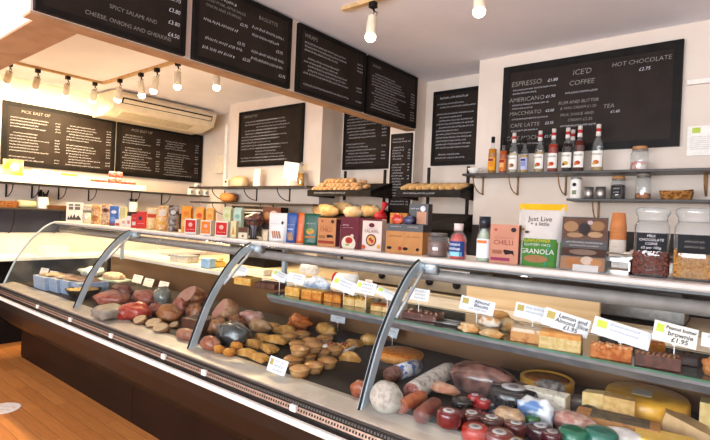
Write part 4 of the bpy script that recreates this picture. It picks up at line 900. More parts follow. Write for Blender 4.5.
b.T = Matrix.Identity(4); b.build('leaflet', lf)
MB().box(-lw_/2-.004, lw_/2+.004, -.006, -.003, 0, lh+.004, glass((.95, .97, .97), .12), T=T).box(-lw_/2, lw_/2, 0, .09, 0, .003, JARGLASS).build('clear_front', lf)
# two big square jars
def bigjar(label, px0, px1, top, base, col, col2, br, fh, words, seed):
    Y = 2.09; xa, xb = W(px0, 240, Y-.04).x, W(px1, 240, Y).x; R = (xb-xa)/2*.98; p = Vector(((xa+xb)/2, Y, TOPZ)); h = W((px0+px1)/2, top, Y).z-TOPZ
    s = thing('storage_jar', label, 'jar', p, .1); n = 32; sq = .75
    MB().lathe((0, 0, 0), [(R*.95, 0), (R, .006), (R, h*.72), (R*.86, h*.78), (R*.80, h*.80)], JARGLASS, n, sq=sq).build('glass_body', s)
    MB().lathe((0, 0, h*.79), [(R*.80, 0), (R*.86, .004), (R*.84, h*.05), (R*.88, h*.08), (R*.98, h*.12), (R*1.0, h*.15), (R*.95, h*.18), (R*.8, h*.20)], glass((.92, .95, .96), 2.2, 1.5, .02, .12), 28).build('glass_lid', s)
    c = MB(); c.lathe((0, 0, .008), [(R*.9, 0), (R*.92, .004), (R*.92, h*fh-.012), (R*.5, h*fh-.006)], mat(col2, None, 20, .6), n, sq=sq)
    rnd = random.Random(seed); bm = bmesh.new(); bmesh.ops.create_icosphere(bm, subdivisions=1, radius=1); iv = [v.co.copy() for v in bm.verts]; fi = [[v.index for v in f.verts] for f in bm.faces]; bm.free()
    M = mat(col, col2, 90, .35); M2 = mat(col2, col, 90, .35)
    for i in range(int(900*(.007/br)**1.6)):
        if rnd.random() < .8:
            t = rnd.uniform(-.9, .9)*R; q = rnd.choice([(t, -R*.93), (R*.93, t), (-R*.93, t)]); zz = rnd.uniform(.012, h*fh)
        else: q = (rnd.uniform(-.9, .9)*R, rnd.uniform(-.9, .9)*R); zz = h*fh+rnd.uniform(-.006, .004)
        rr = [br*rnd.uniform(.7, 1.2) for _ in range(3)]
        c.add([(q[0]*.97+v.x*rr[0], q[1]*.97+v.y*rr[1], zz+v.z*rr[2]) for v in iv], fi, M if rnd.random() < .7 else M2, True)
    c.build('contents', s, kind='stuff')
    l = MB().box(-R*.80, R*.86, -R*1.04-.003, -R*1.04-.001, h*.37, h*.62, mat('0c0c10', '1c1c22', 20, .5)); y = -R*1.04-.0036
    for i, t in enumerate(words): l.scribble(-R*.45, R*.45, h*(.53-.07*i), h*.035, CHALKD, R_, y) if t == '~' else l.text(t, h*.05, R*(.0), y, h*(.585-.055*i), CHALK, slant=.1)
    l.build('slate_label', s)
    return s
bigjar('large square glass jar of brown chocolate pieces with slate label', 632, 670.5, 207, 272, '7a3a28', '4c2218', .0075, .36, ['MILK', 'CHOCOLATE', 'COINS', '£2 per 100g'], 1)
bigjar('large square glass jar of golden nuggets with slate label, right edge', 672, 716, 207.5, 276, 'd8a04c', 'b87828', .0045, .40, ['~', '~'], 2)
tr = thing('cake_rack', 'low steel rack with glass shelf between the leaflet and the jar', 'rack', (W(604, 268, 2.1).x, 2.06, TOPZ)); tw = W(632, 268, 2.1).x-W(604, 268, 2.1).x
MB().box(0, tw, 0, .14, .0, .012, STEEL).box(0, tw, 0, .006, .045, .058, STEEL).box(0, tw, .13, .136, .045, .058, STEEL).box(0, .005, 0, .14, 0, .055, STEEL).box(tw-.005, tw, 0, .14, 0, .055, STEEL).build('frame', tr)
MB().box(.006, tw-.006, .008, .128, .05, .053, JARGLASS).build('glass_plate', tr)
# ================================================================== FOOD INSIDE THE CASE
FY = (_F.x**2+_F.y**2)**.5
def spot(x0, x1, y0, y1, zb, ar=.8):
    """centre, half width, half depth and height of something seen in a photo box standing on level zb; ar = depth / width"""
    p = WZ((x0+x1)/2, y1, zb); m = mpx(p); rx = (x1-x0)/2*m; ry = rx*ar
    v = Vector((p.x-EYE.x, p.y-EYE.y, 0)).normalized(); c = p+v*ry*.9
    sn = (EYE.z-zb)/(p-EYE).length; h = max(.012, ((y1-y0)*mpx(c)-2*ry*sn)/math.sqrt(1-sn*sn)+.0)
    return c, rx*mpx(c)/m, ry, h
def lumpy(name, label, cat, box, m, zb=DECK, ar=.8, rz=0, seed=0, amp=.1, fr=2, h=None, sq=1, cut=None, group=None, sub=3, extra=None):
    c, rx, ry, hh = spot(*box, zb, ar); h = h or hh
    if isinstance(cut, tuple): cut = (cut[0], cut[1], cut[2])
    b = MB().lump((0, 0, 0), (rx, ry, h), m, seed, amp, fr, True, sub, None, sq, cut)
    if extra: extra(b, rx, ry, h)
    return b.build(name, loc=(c.x, c.y, zb), rz=rz, label=label, cat=cat, group=group)
def price_tag(label, px, py, Y, wpx, hpx, words, zb, roll=0, rz=.25, col='ccd0d6', logo=1, inkc='201c1c', tilt=-.35, stick=True):
    c = W(px, py, Y); m = mpx(c); w_, h = wpx*m, hpx*m
    t = thing('price_tag', label, 'price tag', (c.x, Y, zb), rz); zc = c.z-zb
    T = Matrix.Translation((0, 0, zc)) @ Matrix.Rotation(roll, 4, 'Y') @ Matrix.Rotation(tilt, 4, 'X')
    b = MB().box(-w_/2, w_/2, -.0008, .0008, -h/2, h/2, mat(col, None, 10, .3), T=T)
    if logo: b.rect(-w_*.44, -w_*.26, -h*.05, h*.36, mat('b4c850' if logo == 1 else 'a89858'), -.0014, T)
    b.build('card', t)
    l = MB(); n = len(words)
    for i, q in enumerate(words):
        zz = h*(.28-.28*i)
        if q == '~': l.scribble(-w_*.2, w_*.3, zz, h*.17, mat(inkc), R_, -.0015, T=T)
        else: l.text(q, min(h*.33, w_/(len(q)*.62)), w_*.12, -.0015, zz, mat(inkc), T, .1, .0005)
    l.build('handwriting', t)
    if stick:
        MB().tube([(0, .004, 0), (0, .002, max(.01, zc-h*.1))], .0022, mat('e8e8e8', rough=.3), 6).box(-.008, .008, -.004, .006, max(.01, zc-h*.55), max(.02, zc-h*.35), mat('e8e8e8', rough=.3)).build('stem', t)
    return t
def slab(name, label, cat, x0, x1, y0, y1, m, top=None, zb=SHZ, dep=.07, rz=.15, n=1, h=None, seed=0, group=None, deco=None, mid=None):
    p = WZ((x0+x1)/2, y1, zb); mm = mpx(p); w_ = (x1-x0)*mm*1.02; c = p+Vector((0, dep/2, 0))
    hh = h or max(.02, ((y1-y0)*mm-dep*.30))
    b = MB()
    for i in range(n):
        xa = -w_/2+w_*i/n; xb = xa+w_/n-.002
        if mid: b.box(xa, xb, -dep/2, dep/2, 0, hh*.75, m, .003, smooth=False).box(xa+.001, xb-.001, -dep/2+.001, dep/2-.001, hh*.70, hh, top, .004)
        elif top: b.box(xa, xb, -dep/2, dep/2, 0, hh*.85, m, .003).box(xa, xb, -dep/2, dep/2, hh*.82, hh, top, .004)
        else: b.box(xa, xb, -dep/2, dep/2, 0, hh, m, .004)
    if deco: deco(b, w_, dep, hh)
    return b.build(name, loc=(c.x, c.y, zb), rz=rz, label=label, cat=cat, group=group)
def crumbs(col, k, r, col2=None, yo=0):
    def f(b, w_, d, h):
        rnd = random.Random(k); M = mat(col, col2, 50, .4)
        for i in range(k):
            b.lump((rnd.uniform(-.48, .48)*w_, rnd.uniform(-.5, .48)*d, h*rnd.uniform(.93, 1.0) if rnd.random() < .65 else rnd.uniform(.2, .9)*h), (r, r, r*1.4), M, i, .2, 2, False, 1)
    return f
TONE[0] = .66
SP = mat('e2a24a', 'f0c878', 37, .6, bump=.4); GOLDC = mat('c87428', 'e09a48', 55, .5, bump=.5); CHOC = mat('4a2618', '70402c', 45, .4, bump=.4)
SHORT = mat('e8c88c', 'd8b070', 45, .7, bump=.3); BROWNTOP = mat('a8602c', 'c07c40', 35, .5, bump=.4); SPONGE = mat('ecd49c', 'dcbc78', 67, .8, bump=.5)
slab('cake_slab', 'yellow cake slab at the left end of the glass shelf', 'cake', 230, 252, 272.5, 285, SP, dep=.12)
slab('brownie_slab', 'dark brown slab right of the first yellow cake', 'cake', 250, 276, 277.5, 289, CHOC, dep=.12, n=3)
slab('flapjack', 'golden oat slice at the front under two price cards', 'cake', 282, 300, 283.5, 296, SP, dep=.08)
slab('flapjack', 'darker golden slice stack right of the oat slice', 'cake', 298, 322, 286, 300, GOLDC, SP, dep=.09, n=2)
slab('carrot_cake', 'orange-brown layered slices in the middle of the left shelf', 'cake', 321, 341, 289, 302.5, GOLDC, BROWNTOP, dep=.09, n=2)
slab('biscuit_bar', 'yellow crumbly bar with pale base', 'cake', 340, 367, 294, 306.5, SHORT, SP, dep=.08, n=2, deco=crumbs('e8b450', 26, .007))
slab('shortbread_bar', 'shortbread bar with brown top just left of the glass arm', 'cake', 368, 394, 300.5, 312, SHORT, BROWNTOP, dep=.08, n=2, mid=1)
slab('chocolate_cake', 'dark chocolate slab with nut pieces right of the glass arm', 'cake', 399, 436, 306.5, 320.5, mat('6a3426', '48221a', 37, .35, bump=.4), dep=.11, deco=crumbs('b87858', 40, .005, 'e0c0a0'))
wt_ = WZ(447, 326, SHZ)
b = MB(); 
for yy in (0, .035, .07): b.tube([(-.07, yy, .012), (.07, yy, .012)], .0022, STEEL, 5)
b.tube([(-.07, 0, .012), (.07, 0, .012), (.07, .09, .012), (-.07, .09, .012), (-.07, 0, .012)], .003, STEEL, 6).box(-.068, .068, .002, .088, 0, .006, BLACKW)
b.build('empty_tray', loc=(wt_.x, wt_.y, SHZ), rz=.1, label='empty black tray with a bright steel rim on the glass shelf', cat='tray')
PUFF = mat('d89850', 'f2d8ac', 30, .6, lo=.35, hi=.65, bump=.5); DUST = mat('f4e8d8', 'dca468', 36, .75, lo=.4, hi=.55, bump=.5)
lumpy('almond_pastry', 'small golden pastry lying left of the dusted pastries', 'pastry', (459, 481, 321, 333), PUFF, SHZ, .8, seed=1, amp=.2)
lumpy('almond_pastry', 'sugar-dusted pastry on top of the pastry pile', 'pastry', (475, 501, 312, 328), DUST, SHZ+.018, .6, seed=2, amp=.16, rz=-.3)
lumpy('almond_pastry', 'flat pastry at the front of the pastry pile', 'pastry', (479, 504, 328, 338), PUFF, SHZ, .6, seed=3, amp=.15)
lumpy('almond_pastry', 'pastry behind right of the dusted one', 'pastry', (497, 520, 316, 332), PUFF, SHZ, .8, seed=4, amp=.14)
lumpy('almond_pastry', 'browned round pastry at the back of the pastry pile', 'pastry', (488, 510, 309, 322), mat('c88848', 'e0b070', 32, .5), SHZ, .8, seed=5, amp=.1)
slab('almond_slice', 'almond slice with flaked top and red jam edge', 'cake', 509, 545, 322.5, 343, mat('dca468', 'a84828', 30, .6, lo=.3, hi=.5), mat('f0e0c8', 'c88858', 35, .6, lo=.3, hi=.5, bump=.4), dep=.10, mid=1)
slab('lemon_slice', 'square lemon sponge slice with golden top', 'cake', 538, 577, 327, 350.5, SPONGE, mat('e0964c', 'e8ac64', 40, .5, bump=.3), dep=.09, mid=1)
slab('nut_bar', 'crunchy orange nut bar', 'cake', 591, 628, 342.5, 360, mat('b8602c', 'd88c50', 45, .45, bump=.6), dep=.05, deco=crumbs('cc7a40', 90, .006, 'e8b480'))
slab('brownie', 'chocolate brownie drizzled with caramel', 'cake', 636, 676, 350, 369, mat('6a3a28', '4c281c', 50, .4, bump=.5), dep=.07, deco=lambda b, w_, d, h: [b.tube([(w_*(-.45+.11*i), -d*.5, h+.001), (w_*(-.38+.11*i), d*.45, h+.002)], .0018, mat('d8a060'), 5) for i in range(8)]+[crumbs('7a4a34', 30, .005)(b, w_, d, h)])
slab('brownie', 'plain dark brownie behind the drizzled one', 'cake', 668, 694, 350, 365, mat('4a2a20', '38201a', 50, .4, bump=.5), dep=.08, deco=crumbs('5a382c', 30, .006))
lumpy('scone', 'orange-brown cake cut off by the right edge of the picture', 'cake', (704, 726, 355, 378), mat('c07038', 'd89860', 50, .5, bump=.5), SHZ, .7, seed=6, amp=.15)
slab('flapjack', 'brown oat slice behind the nut bar card', 'cake', 640, 662, 338, 352, GOLDC, dep=.08, zb=SHZ, deco=crumbs('b87038', 25, .006))
lumpy('wrapped_cake', 'clear-wrapped cake on a board behind the lemon slice card', 'cake', (556, 575, 296, 315), mat('e8dccc', 'c09a74', 30, .3), SHZ, .8, seed=7, amp=.15, sq=.8)
slab('fruit_cake', 'tall brown cake block behind the lemon slice card', 'cake', 570, 590, 298, 318, mat('b47840', '9a6030', 50, .5, bump=.4), dep=.08)
TONE[0] = 1.0
T_ = price_tag
T_('price card on the first yellow cake', 241.5, 270.5, 2.17, 14, 9, ['~', '~'], SHZ, .12)
T_('tilted price card left of the black-lettered one', 279.5, 276, 2.16, 17, 9, ['~', '~'], SHZ, .3)
T_('price card with bold black writing above the golden slices', 296, 278.5, 2.14, 20, 10, ['~', '~'], SHZ, .1, inkc='100c0c', logo=0)
T_('wide price card with a green logo and faint writing', 344, 285.5, 2.13, 27, 12, ['~', '~'], SHZ, .25)
T_('price card with black writing and green logo on the yellow bar', 366, 288, 2.12, 21, 12, ['~', '~', '~'], SHZ, .12)
T_('price card leaning flat over the shortbread', 387.5, 294.5, 2.13, 25, 9, ['~'], SHZ, .35, tilt=-.7)
T_('price card on the chocolate slab beside the glass arm', 419, 294.5, 2.14, 21, 12, ['~', '~', '~'], SHZ, .05, inkc='100c0c', logo=0)
T_('price card reading Almond Biscuits', 477, 305.5, 2.14, 34, 14, ['Almond', 'Biscuits', '~'], SHZ, .13, logo=2, inkc='24305a')
T_('price card with thin blue writing behind the lemon one', 533, 313, 2.16, 35, 15, ['~', '~'], SHZ, .13, logo=2, inkc='4a5a90')
T_('price card reading Lemon and Almond Slice', 566, 322.5, 2.12, 43, 18, ['Lemon and', 'Almond Slice', '£1.95'], SHZ, .22, logo=2, inkc='18181c')
T_('white price card with green logo on the nut bar', 621, 333, 2.11, 52, 18, ['~', '~'], SHZ, .22, inkc='4a5a98')
T_('grey price card reading Peanut Butter Brownie', 675, 334.5, 2.14, 38, 20, ['Peanut butter', 'brownie', '£1.95'], SHZ, .16, inkc='100c0c', col='dcd8d6')
T_('price card at the right edge of the picture', 712, 341, 2.14, 18, 14, ['~'], SHZ, .1, logo=0)
# things on the rear ledge, above the shelf
lumpy('blue_bag', 'pale blue plastic bag of rolls behind the golden slices', 'bag', (300, 333, 275, 293), mat('a8bcdc', 'dfe6f0', 40, .3), SHZ, .5, seed=3, amp=.15)
lumpy('bread_bag', 'white bag of rolls on the ledge behind the blue bag', 'bag', (296, 322, 262, 275), mat('efe9e2', 'd8d0c6', 32, .4), SHZ+.055, .5, seed=5, amp=.12)
def cyl(name, label, cat, px, py, Y, rpx, lpx, m, m2, zb=SHZ):
    c = W(px, py, Y); k = mpx(c); r = rpx*k; L = lpx*k
    return MB().tube([(-L/2, 0, r), (L/2, 0, r)], r, m, 18).tube([(-L/2-.002, 0, r), (-L/2+.02, 0, r)], r*1.02, m2, 18).build(name, loc=(c.x, Y, zb), rz=.2, label=label, cat=cat)
cyl('paper_roll', 'white roll with red end lying on the rear ledge', 'roll', 346, 273, 2.68, 7, 24, mat('dfe4ea'), mat('b82824'))
MB().box(-.03, .03, 0, .01, 0, .07, PRINTW).rect(-.018, .018, .02, .055, mat('b8241e'), -.001).build('red_sign', loc=(W(367, 277, 2.7).x, 2.72, SHZ), label='small white card with a red square on the rear ledge', cat='card')
MB().box(-.075, .075, -.05, .05, 0, .05, mat('efe6d0', 'e4d8bc', 32, .5), .008).build('butter_block', loc=(W(261, 273, 2.62).x, 2.62, SHZ), rz=.1, label='long cream block on the ledge left of the white bread bag', cat='block')
MB().box(-.06, .06, -.06, .06, 0, .05, mat('efc860', 'e4b848', 30, .4), .006).lump((0, 0, .05), (.06, .05, .05), mat('f0d070', 'f8e8b0', 36, .3), 2, .2).build('cheese_block', loc=(W(216, 264, 2.66).x, 2.66, SHZ), label='yellow cheese block wrapped in film on the rear ledge', cat='cheese')
MB().box(-.055, .055, -.04, .04, 0, .085, mat('a4c4dc', '94b4cc', 40, .35), .01).build('blue_tub', loc=(W(208, 268, 2.56).x, 2.56, SHZ), rz=.2, label='light blue tub in front of the yellow cheese', cat='tub')
MB().box(-.13, .13, -.07, .07, 0, .06, mat('c8c2b4', 'b4ad9e', 30, .3), .01).box(-.135, .135, -.075, .075, .055, .07, GREYMETAL, .004).build('food_container', loc=(W(184, 265, 2.64).x, 2.64, SHZ), rz=.1, label='grey lidded food container on the rear ledge above the hams', cat='container')
MB().box(-.16, .16, -.03, .03, 0, .02, WHITE, .004).build('film_box', loc=(W(120, 262, 2.66).x, 2.66, SHZ), rz=.0, label='flat white box on the far left of the rear ledge', cat='box')
# ---------------- far left section: tubs, bowl, cards on the deck
TUB = mat('8a9cb4', '7c8ea6', 40, .4)
for i, (px, L) in enumerate(((38, 'grey-blue tub, leftmost of the row in the case'), (50, 'second grey-blue tub in the case'), (61, 'third grey-blue tub, with its side to the black bowl'), (72, 'grey-blue tub behind the black bowl'))):
    p = WZ(px, 289+i*2.2, DECK)+Vector((0, .12, 0))
    b = MB().prism([(-.11, 0), (.11, 0), (.12, .11), (-.12, .11)], -.13, .13, TUB, 'x').box(-.125, .125, -.115, .115, .105, .112, mat('b8c2d0', 'a8b4c4', 40, .3)).lump((0, 0, .108), (.10, .09, .03), mat(('c8b090', 'd8c8b8', 'b89880', 'c0a090')[i], 'a08060', 20, .5, bump=.4), i, .2)
    b.build('deli_tub', loc=(p.x, p.y, DECK), rz=.0, label=L, cat='tub')
p = WZ(70, 299, DECK)+Vector((0, .10, 0))
bo = thing('salad_bowl', 'black oval bowl of mixed salad next to the first glass arm', 'bowl', (p.x, p.y, DECK))
MB().lathe((0, 0, 0), [(.07, 0), (.10, .02), (.13, .07), (.135, .075), (.125, .072), (.09, .025)], BLACKW, 24).build('bowl_body', bo)
MB().lump((0, 0, .05), (.11, .11, .035), mat('c8b070', '8a6a38', 67, .5, bump=.6), 3, .2).build('salad', bo)
for i, (px, py, L) in enumerate(((44, 272, 'small cream card leftmost in the case'), (53, 275, 'second small cream card in the left case'))):
    T_(L, px, py, 1.8, 8, 8, ['~'], DECK+.0, .1, logo=0, col='e8dcc8', rz=.7)
b = MB().box(-.17, .17, -.11, .11, 0, .012, mat('cfe4d8', 'c0d8ca', 24, .15)); b.lump((0, .0, .012), (.13, .08, .07), mat('d8b8a0', 'c09880', 36, .45), 5, .15)
p = WZ(88, 282, DECK)+Vector((0, .25, 0)); b.build('serving_board', loc=(p.x, p.y, DECK), rz=.3, label='pale green board with sliced cooked meat behind the black bowl', cat='board')
b = MB(); b.lump((0, 0, 0), (.10, .12, .09), mat('e8f0ea', 'd4e0d8', 24, .3), 4, .2, 2.4)
p = WZ(67, 277, DECK)+Vector((0, .25, 0)); b.build('white_wrapper', loc=(p.x, p.y, DECK), label='crumpled white wrapper behind the tubs', cat='wrapper')
# ---------------- second section: meats
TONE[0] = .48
MEAT = mat('a02c20', 'd88870', 36, .35, lo=.35, hi=.65, bump=.3, coat=.3); RAW = mat('b82c20', 'd8543c', 32, .3, lo=.35, hi=.6, coat=.4); HAM = mat('c8705c', 'dc9480', 32, .35, lo=.3, hi=.7, coat=.3)
CURE = mat('7a3418', 'c48650', 32, .4, bump=.4, coat=.2); FATTY = mat('d8b088', 'b87850', 36, .45, bump=.3); CUTPINK = mat('d08474', 'e0a494', 36, .35, coat=.3)
L = lumpy
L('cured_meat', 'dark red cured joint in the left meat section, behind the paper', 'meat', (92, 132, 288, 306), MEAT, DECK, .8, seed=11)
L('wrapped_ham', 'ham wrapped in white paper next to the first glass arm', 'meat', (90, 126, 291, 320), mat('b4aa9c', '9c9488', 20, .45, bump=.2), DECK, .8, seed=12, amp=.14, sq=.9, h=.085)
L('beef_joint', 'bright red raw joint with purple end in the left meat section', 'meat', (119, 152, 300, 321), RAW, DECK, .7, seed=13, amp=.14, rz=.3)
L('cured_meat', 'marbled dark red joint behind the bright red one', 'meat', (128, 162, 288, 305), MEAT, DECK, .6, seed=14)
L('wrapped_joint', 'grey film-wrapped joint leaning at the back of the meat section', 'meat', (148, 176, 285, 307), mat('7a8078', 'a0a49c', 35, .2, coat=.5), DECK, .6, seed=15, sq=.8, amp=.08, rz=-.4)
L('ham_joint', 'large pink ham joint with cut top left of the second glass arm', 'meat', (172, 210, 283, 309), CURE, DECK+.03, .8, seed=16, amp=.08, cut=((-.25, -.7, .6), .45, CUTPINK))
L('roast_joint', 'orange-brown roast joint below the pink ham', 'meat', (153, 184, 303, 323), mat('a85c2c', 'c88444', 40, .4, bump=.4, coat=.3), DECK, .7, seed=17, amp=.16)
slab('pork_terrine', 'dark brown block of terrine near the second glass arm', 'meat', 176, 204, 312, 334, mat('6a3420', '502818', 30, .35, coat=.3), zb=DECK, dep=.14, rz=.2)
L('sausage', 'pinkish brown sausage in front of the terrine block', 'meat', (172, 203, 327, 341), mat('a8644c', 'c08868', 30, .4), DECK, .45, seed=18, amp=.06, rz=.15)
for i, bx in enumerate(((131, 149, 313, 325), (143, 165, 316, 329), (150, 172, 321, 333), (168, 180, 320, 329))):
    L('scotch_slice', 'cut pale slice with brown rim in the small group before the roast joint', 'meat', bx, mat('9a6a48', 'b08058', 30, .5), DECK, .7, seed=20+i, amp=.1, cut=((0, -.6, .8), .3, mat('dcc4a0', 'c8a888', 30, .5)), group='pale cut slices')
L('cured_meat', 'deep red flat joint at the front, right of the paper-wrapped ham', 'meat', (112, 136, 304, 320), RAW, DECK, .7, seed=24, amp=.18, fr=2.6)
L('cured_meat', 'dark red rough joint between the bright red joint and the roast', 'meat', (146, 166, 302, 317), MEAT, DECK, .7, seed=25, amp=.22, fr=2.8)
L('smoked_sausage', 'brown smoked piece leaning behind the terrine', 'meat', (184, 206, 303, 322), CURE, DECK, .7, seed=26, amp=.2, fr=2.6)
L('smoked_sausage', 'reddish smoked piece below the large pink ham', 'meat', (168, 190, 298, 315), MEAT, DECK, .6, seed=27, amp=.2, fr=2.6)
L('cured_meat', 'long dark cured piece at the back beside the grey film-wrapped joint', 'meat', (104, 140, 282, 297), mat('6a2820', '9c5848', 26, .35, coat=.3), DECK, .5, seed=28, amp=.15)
TONE[0] = 1.0
for px, py, Lb in ((137.5, 279, 'white card, left of three behind the meats'), (148.5, 282.5, 'white card, middle of three behind the meats'), (163.5, 285.5, 'white card, right of three behind the meats')):
    T_(Lb, px, py, 2.40, 11, 8, ['~'], DECK, .1, logo=0, rz=.4, col='e4dace')
T_('white card lying in front of the marbled red joint', 137, 296, 2.0, 9, 9, ['~'], DECK, .4, logo=0, rz=.4)
# ---------------- third section: ham, pastries, pies
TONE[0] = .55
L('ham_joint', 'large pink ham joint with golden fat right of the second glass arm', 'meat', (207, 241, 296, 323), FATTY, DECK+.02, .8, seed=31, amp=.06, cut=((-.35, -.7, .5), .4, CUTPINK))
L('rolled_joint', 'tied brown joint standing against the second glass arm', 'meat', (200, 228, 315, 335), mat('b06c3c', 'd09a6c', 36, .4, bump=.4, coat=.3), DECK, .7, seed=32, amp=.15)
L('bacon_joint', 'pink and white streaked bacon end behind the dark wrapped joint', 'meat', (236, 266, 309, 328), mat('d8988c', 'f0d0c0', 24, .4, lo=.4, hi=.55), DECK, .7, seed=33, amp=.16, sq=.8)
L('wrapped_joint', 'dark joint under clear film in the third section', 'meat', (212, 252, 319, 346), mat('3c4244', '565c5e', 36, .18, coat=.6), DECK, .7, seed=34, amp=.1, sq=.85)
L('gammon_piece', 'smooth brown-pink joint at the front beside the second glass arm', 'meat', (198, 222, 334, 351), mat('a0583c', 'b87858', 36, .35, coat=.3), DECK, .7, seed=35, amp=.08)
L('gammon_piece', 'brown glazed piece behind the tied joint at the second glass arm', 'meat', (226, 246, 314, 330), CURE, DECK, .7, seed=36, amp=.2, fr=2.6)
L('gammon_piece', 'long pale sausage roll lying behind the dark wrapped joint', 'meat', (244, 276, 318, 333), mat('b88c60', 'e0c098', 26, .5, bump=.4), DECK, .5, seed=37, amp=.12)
FRY = mat('c87428', 'e8a850', 35, .5, lo=.35, hi=.65, bump=.6)
for i, bx in enumerate(((213, 226, 344, 354), (222, 236, 347, 357), (230, 243, 341, 352))):
    L('crisp_bite', 'rough orange fried bite at the front of the third section', 'snack', bx, FRY, DECK, .8, seed=40+i, amp=.25, fr=3, group='fried bites by the second glass arm')
PAST = mat('d08c3c', 'eec070', 36, .45, lo=.35, hi=.65, bump=.4, coat=.2)
def turnover(label, bx, seed, rz, zb=DECK, group=None):
    c, rx, ry, h = spot(*bx, zb, .8); b = MB(); n = 14; vs = []; fs = []
    rings = 5
    for j in range(rings+1):
        t = j/rings
        for i in range(n+1):
            a = PI*i/n; r = max(.02, math.cos(t*PI/2)); rr = 1+.06*noise.noise(Vector((i*.7, j*.5, seed)))
            vs.append((rx*math.cos(a)*r*rr, (-ry*.8+ry*1.7*math.sin(a)*r*rr)*1.0+ry*.1*t, h*.7*math.sin(t*PI/2)+.004))
    for j in range(rings):
        for i in range(n): a = j*(n+1)+i; fs.append((a, a+1, a+n+2, a+n+1))
    vs += [(v[0], v[1], 0) for v in vs[:n+1]]; k = (rings+1)*(n+1)
    for i in range(n): fs.append((i, i+1, k+i+1, k+i))
    for j in range(rings): fs.append((j*(n+1), (j+1)*(n+1), (j+1)*(n+1)+n, j*(n+1)+n))
    fs.append(tuple(range(k, k+n+1))); fs.append((0, k, k+n, n))
    b.add(vs, fs, PAST, True)
    for i in range(9): a = PI*(i+.5)/9; b.lump((rx*.97*math.cos(a), -ry*.8+ry*1.65*math.sin(a), .0), (rx*.13, rx*.13, h*.35), PAST, i, .1, 2, True, 1)
    return b.build('turnover', loc=(c.x, c.y, zb), rz=rz, label=label, cat='pastry', group=group)
tn = [(266, 283, 319, 331), (280, 297, 321, 334), (256, 272, 330, 342), (268, 287, 331, 343), (247, 262, 336, 347), (262, 279, 341, 352), (240, 256, 345, 356), (252, 270, 350, 361)]
for i, bx in enumerate(tn):
    bx = (bx[0]-3, bx[1]+3, bx[2]-2, bx[3]+1)
    turnover('golden half-moon turnover in the heap left of the round pies', bx, i, .4*math.sin(i*2.3), DECK+(.015 if i in (3, 5) else 0), 'turnovers left of the round pies')
L('fried_chicken', 'heap of dark orange fried pieces behind the turnovers', 'snack', (286, 314, 314, 330), mat('a84c1c', 'd07a34', 45, .45, bump=.6), DECK, .7, seed=51, amp=.3, fr=3)
PIE = mat('c89058', 'dcb078', 40, .5, bump=.3, coat=.15); PIET = mat('dca864', 'c88848', 24, .4, coat=.3)
pc, prx, _, _ = spot(309, 326, 360, 374, DECK, 1.0); R = prx*1.18
pm = MB().lathe((0, 0, 0), [(R*.84, 0), (R*.96, R*.62)], PIE, 22).lathe((0, 0, R*.6), [(R*1.0, 0), (R*1.03, .004), (R*.98, .009), (R*.85, .010), (R*.75, .016), (R*.2, .019)], PIET, 22)
for k in range(18): a = 2*PI*k/18; pm.lump((R*.96*math.cos(a), R*.96*math.sin(a), R*.6+.004), (.005, .005, .006), PIET, k, .1, 2, False, 1)
pie = None
pies = [(293, 378, 0), (307, 374, 0), (321, 369, 0), (287, 367, 0), (301, 363, 0), (315, 359, 0), (329, 356.5, 0), (293, 366, 1), (307, 362, 1), (292, 351, 0), (306, 347.5, 0), (320, 344.5, 0), (283, 343, 0), (297, 340, 0)]
for i, (px, py, lv) in enumerate(pies):
    p = WZ(px, py, DECK)+Vector((-.0, R*.9, 0)); p.z = DECK+lv*(R*.62+.018)
    if pie is None: pie = pm.build('pork_pie', loc=p, label='small round raised pie in the rows behind the white card', cat='pie', group='round pies in rows'); o = pie
    else:
        o = pie.copy(); C.objects.link(o); o.location = p; o.rotation_euler.z = i
    if lv: o['label'] = ('left' if px < 300 else 'right')+' one of two round pies stacked on top of the pie rows'; del o['group']
TONE[0] = 1.0
T_('white price card standing before the round pies', 277.5, 366, WZ(277, 374, DECK+.002).y, 21, 15, ['~', '~', '~'], DECK, .18, rz=.3, logo=2, stick=False, tilt=-.25)
tp = WZ(333, 352, DECK)
ft = thing('food_tray', 'white card tray of chopped roast vegetables behind the pies', 'tray', (tp.x, tp.y+.05, DECK), .2)
MB().prism([(-.07, 0), (.07, 0), (.085, .025), (-.085, .025)], -.05, .05, WHITE, 'y').build('card_tray', ft)
k = MB(); rnd = random.Random(4)
for i in range(26): k.lump((rnd.uniform(-.06, .06), rnd.uniform(-.04, .04), .02+rnd.uniform(0, .014)), (.013, .012, .014), mat(('b87830', '8a3c1c', 'd8a858')[i % 3], None, 20, .4), i, .2, 2, False, 1)
k.build('chopped_food', ft)
turnover('puff pastry square with folded corners left of the third glass arm', (340, 361, 345, 362), 21, .5)
turnover('pale puffed pastry behind the folded square', (346, 366, 335, 347), 22, -.3)
L('croissant', 'small golden croissant beside the third glass arm', 'pastry', (360, 380, 333, 346), PAST, DECK, .5, seed=61, amp=.2, fr=2.6, rz=.5)
L('croissant', 'plump golden croissant at the back of the third section', 'pastry', (312, 340, 322, 336), PAST, DECK, .5, seed=62, amp=.2, fr=2.6, rz=-.2)
T_('hanging white card under the shelf behind the pastries', 338, 317.5, 2.45, 16, 10, ['~', '~'], DECK, 0.05, logo=0, tilt=0)
T_('white card half hidden behind the third glass arm', 392.5, 331, 2.42, 12, 12, ['~', '~'], DECK, .25, logo=0, tilt=0)
TONE[0] = .8
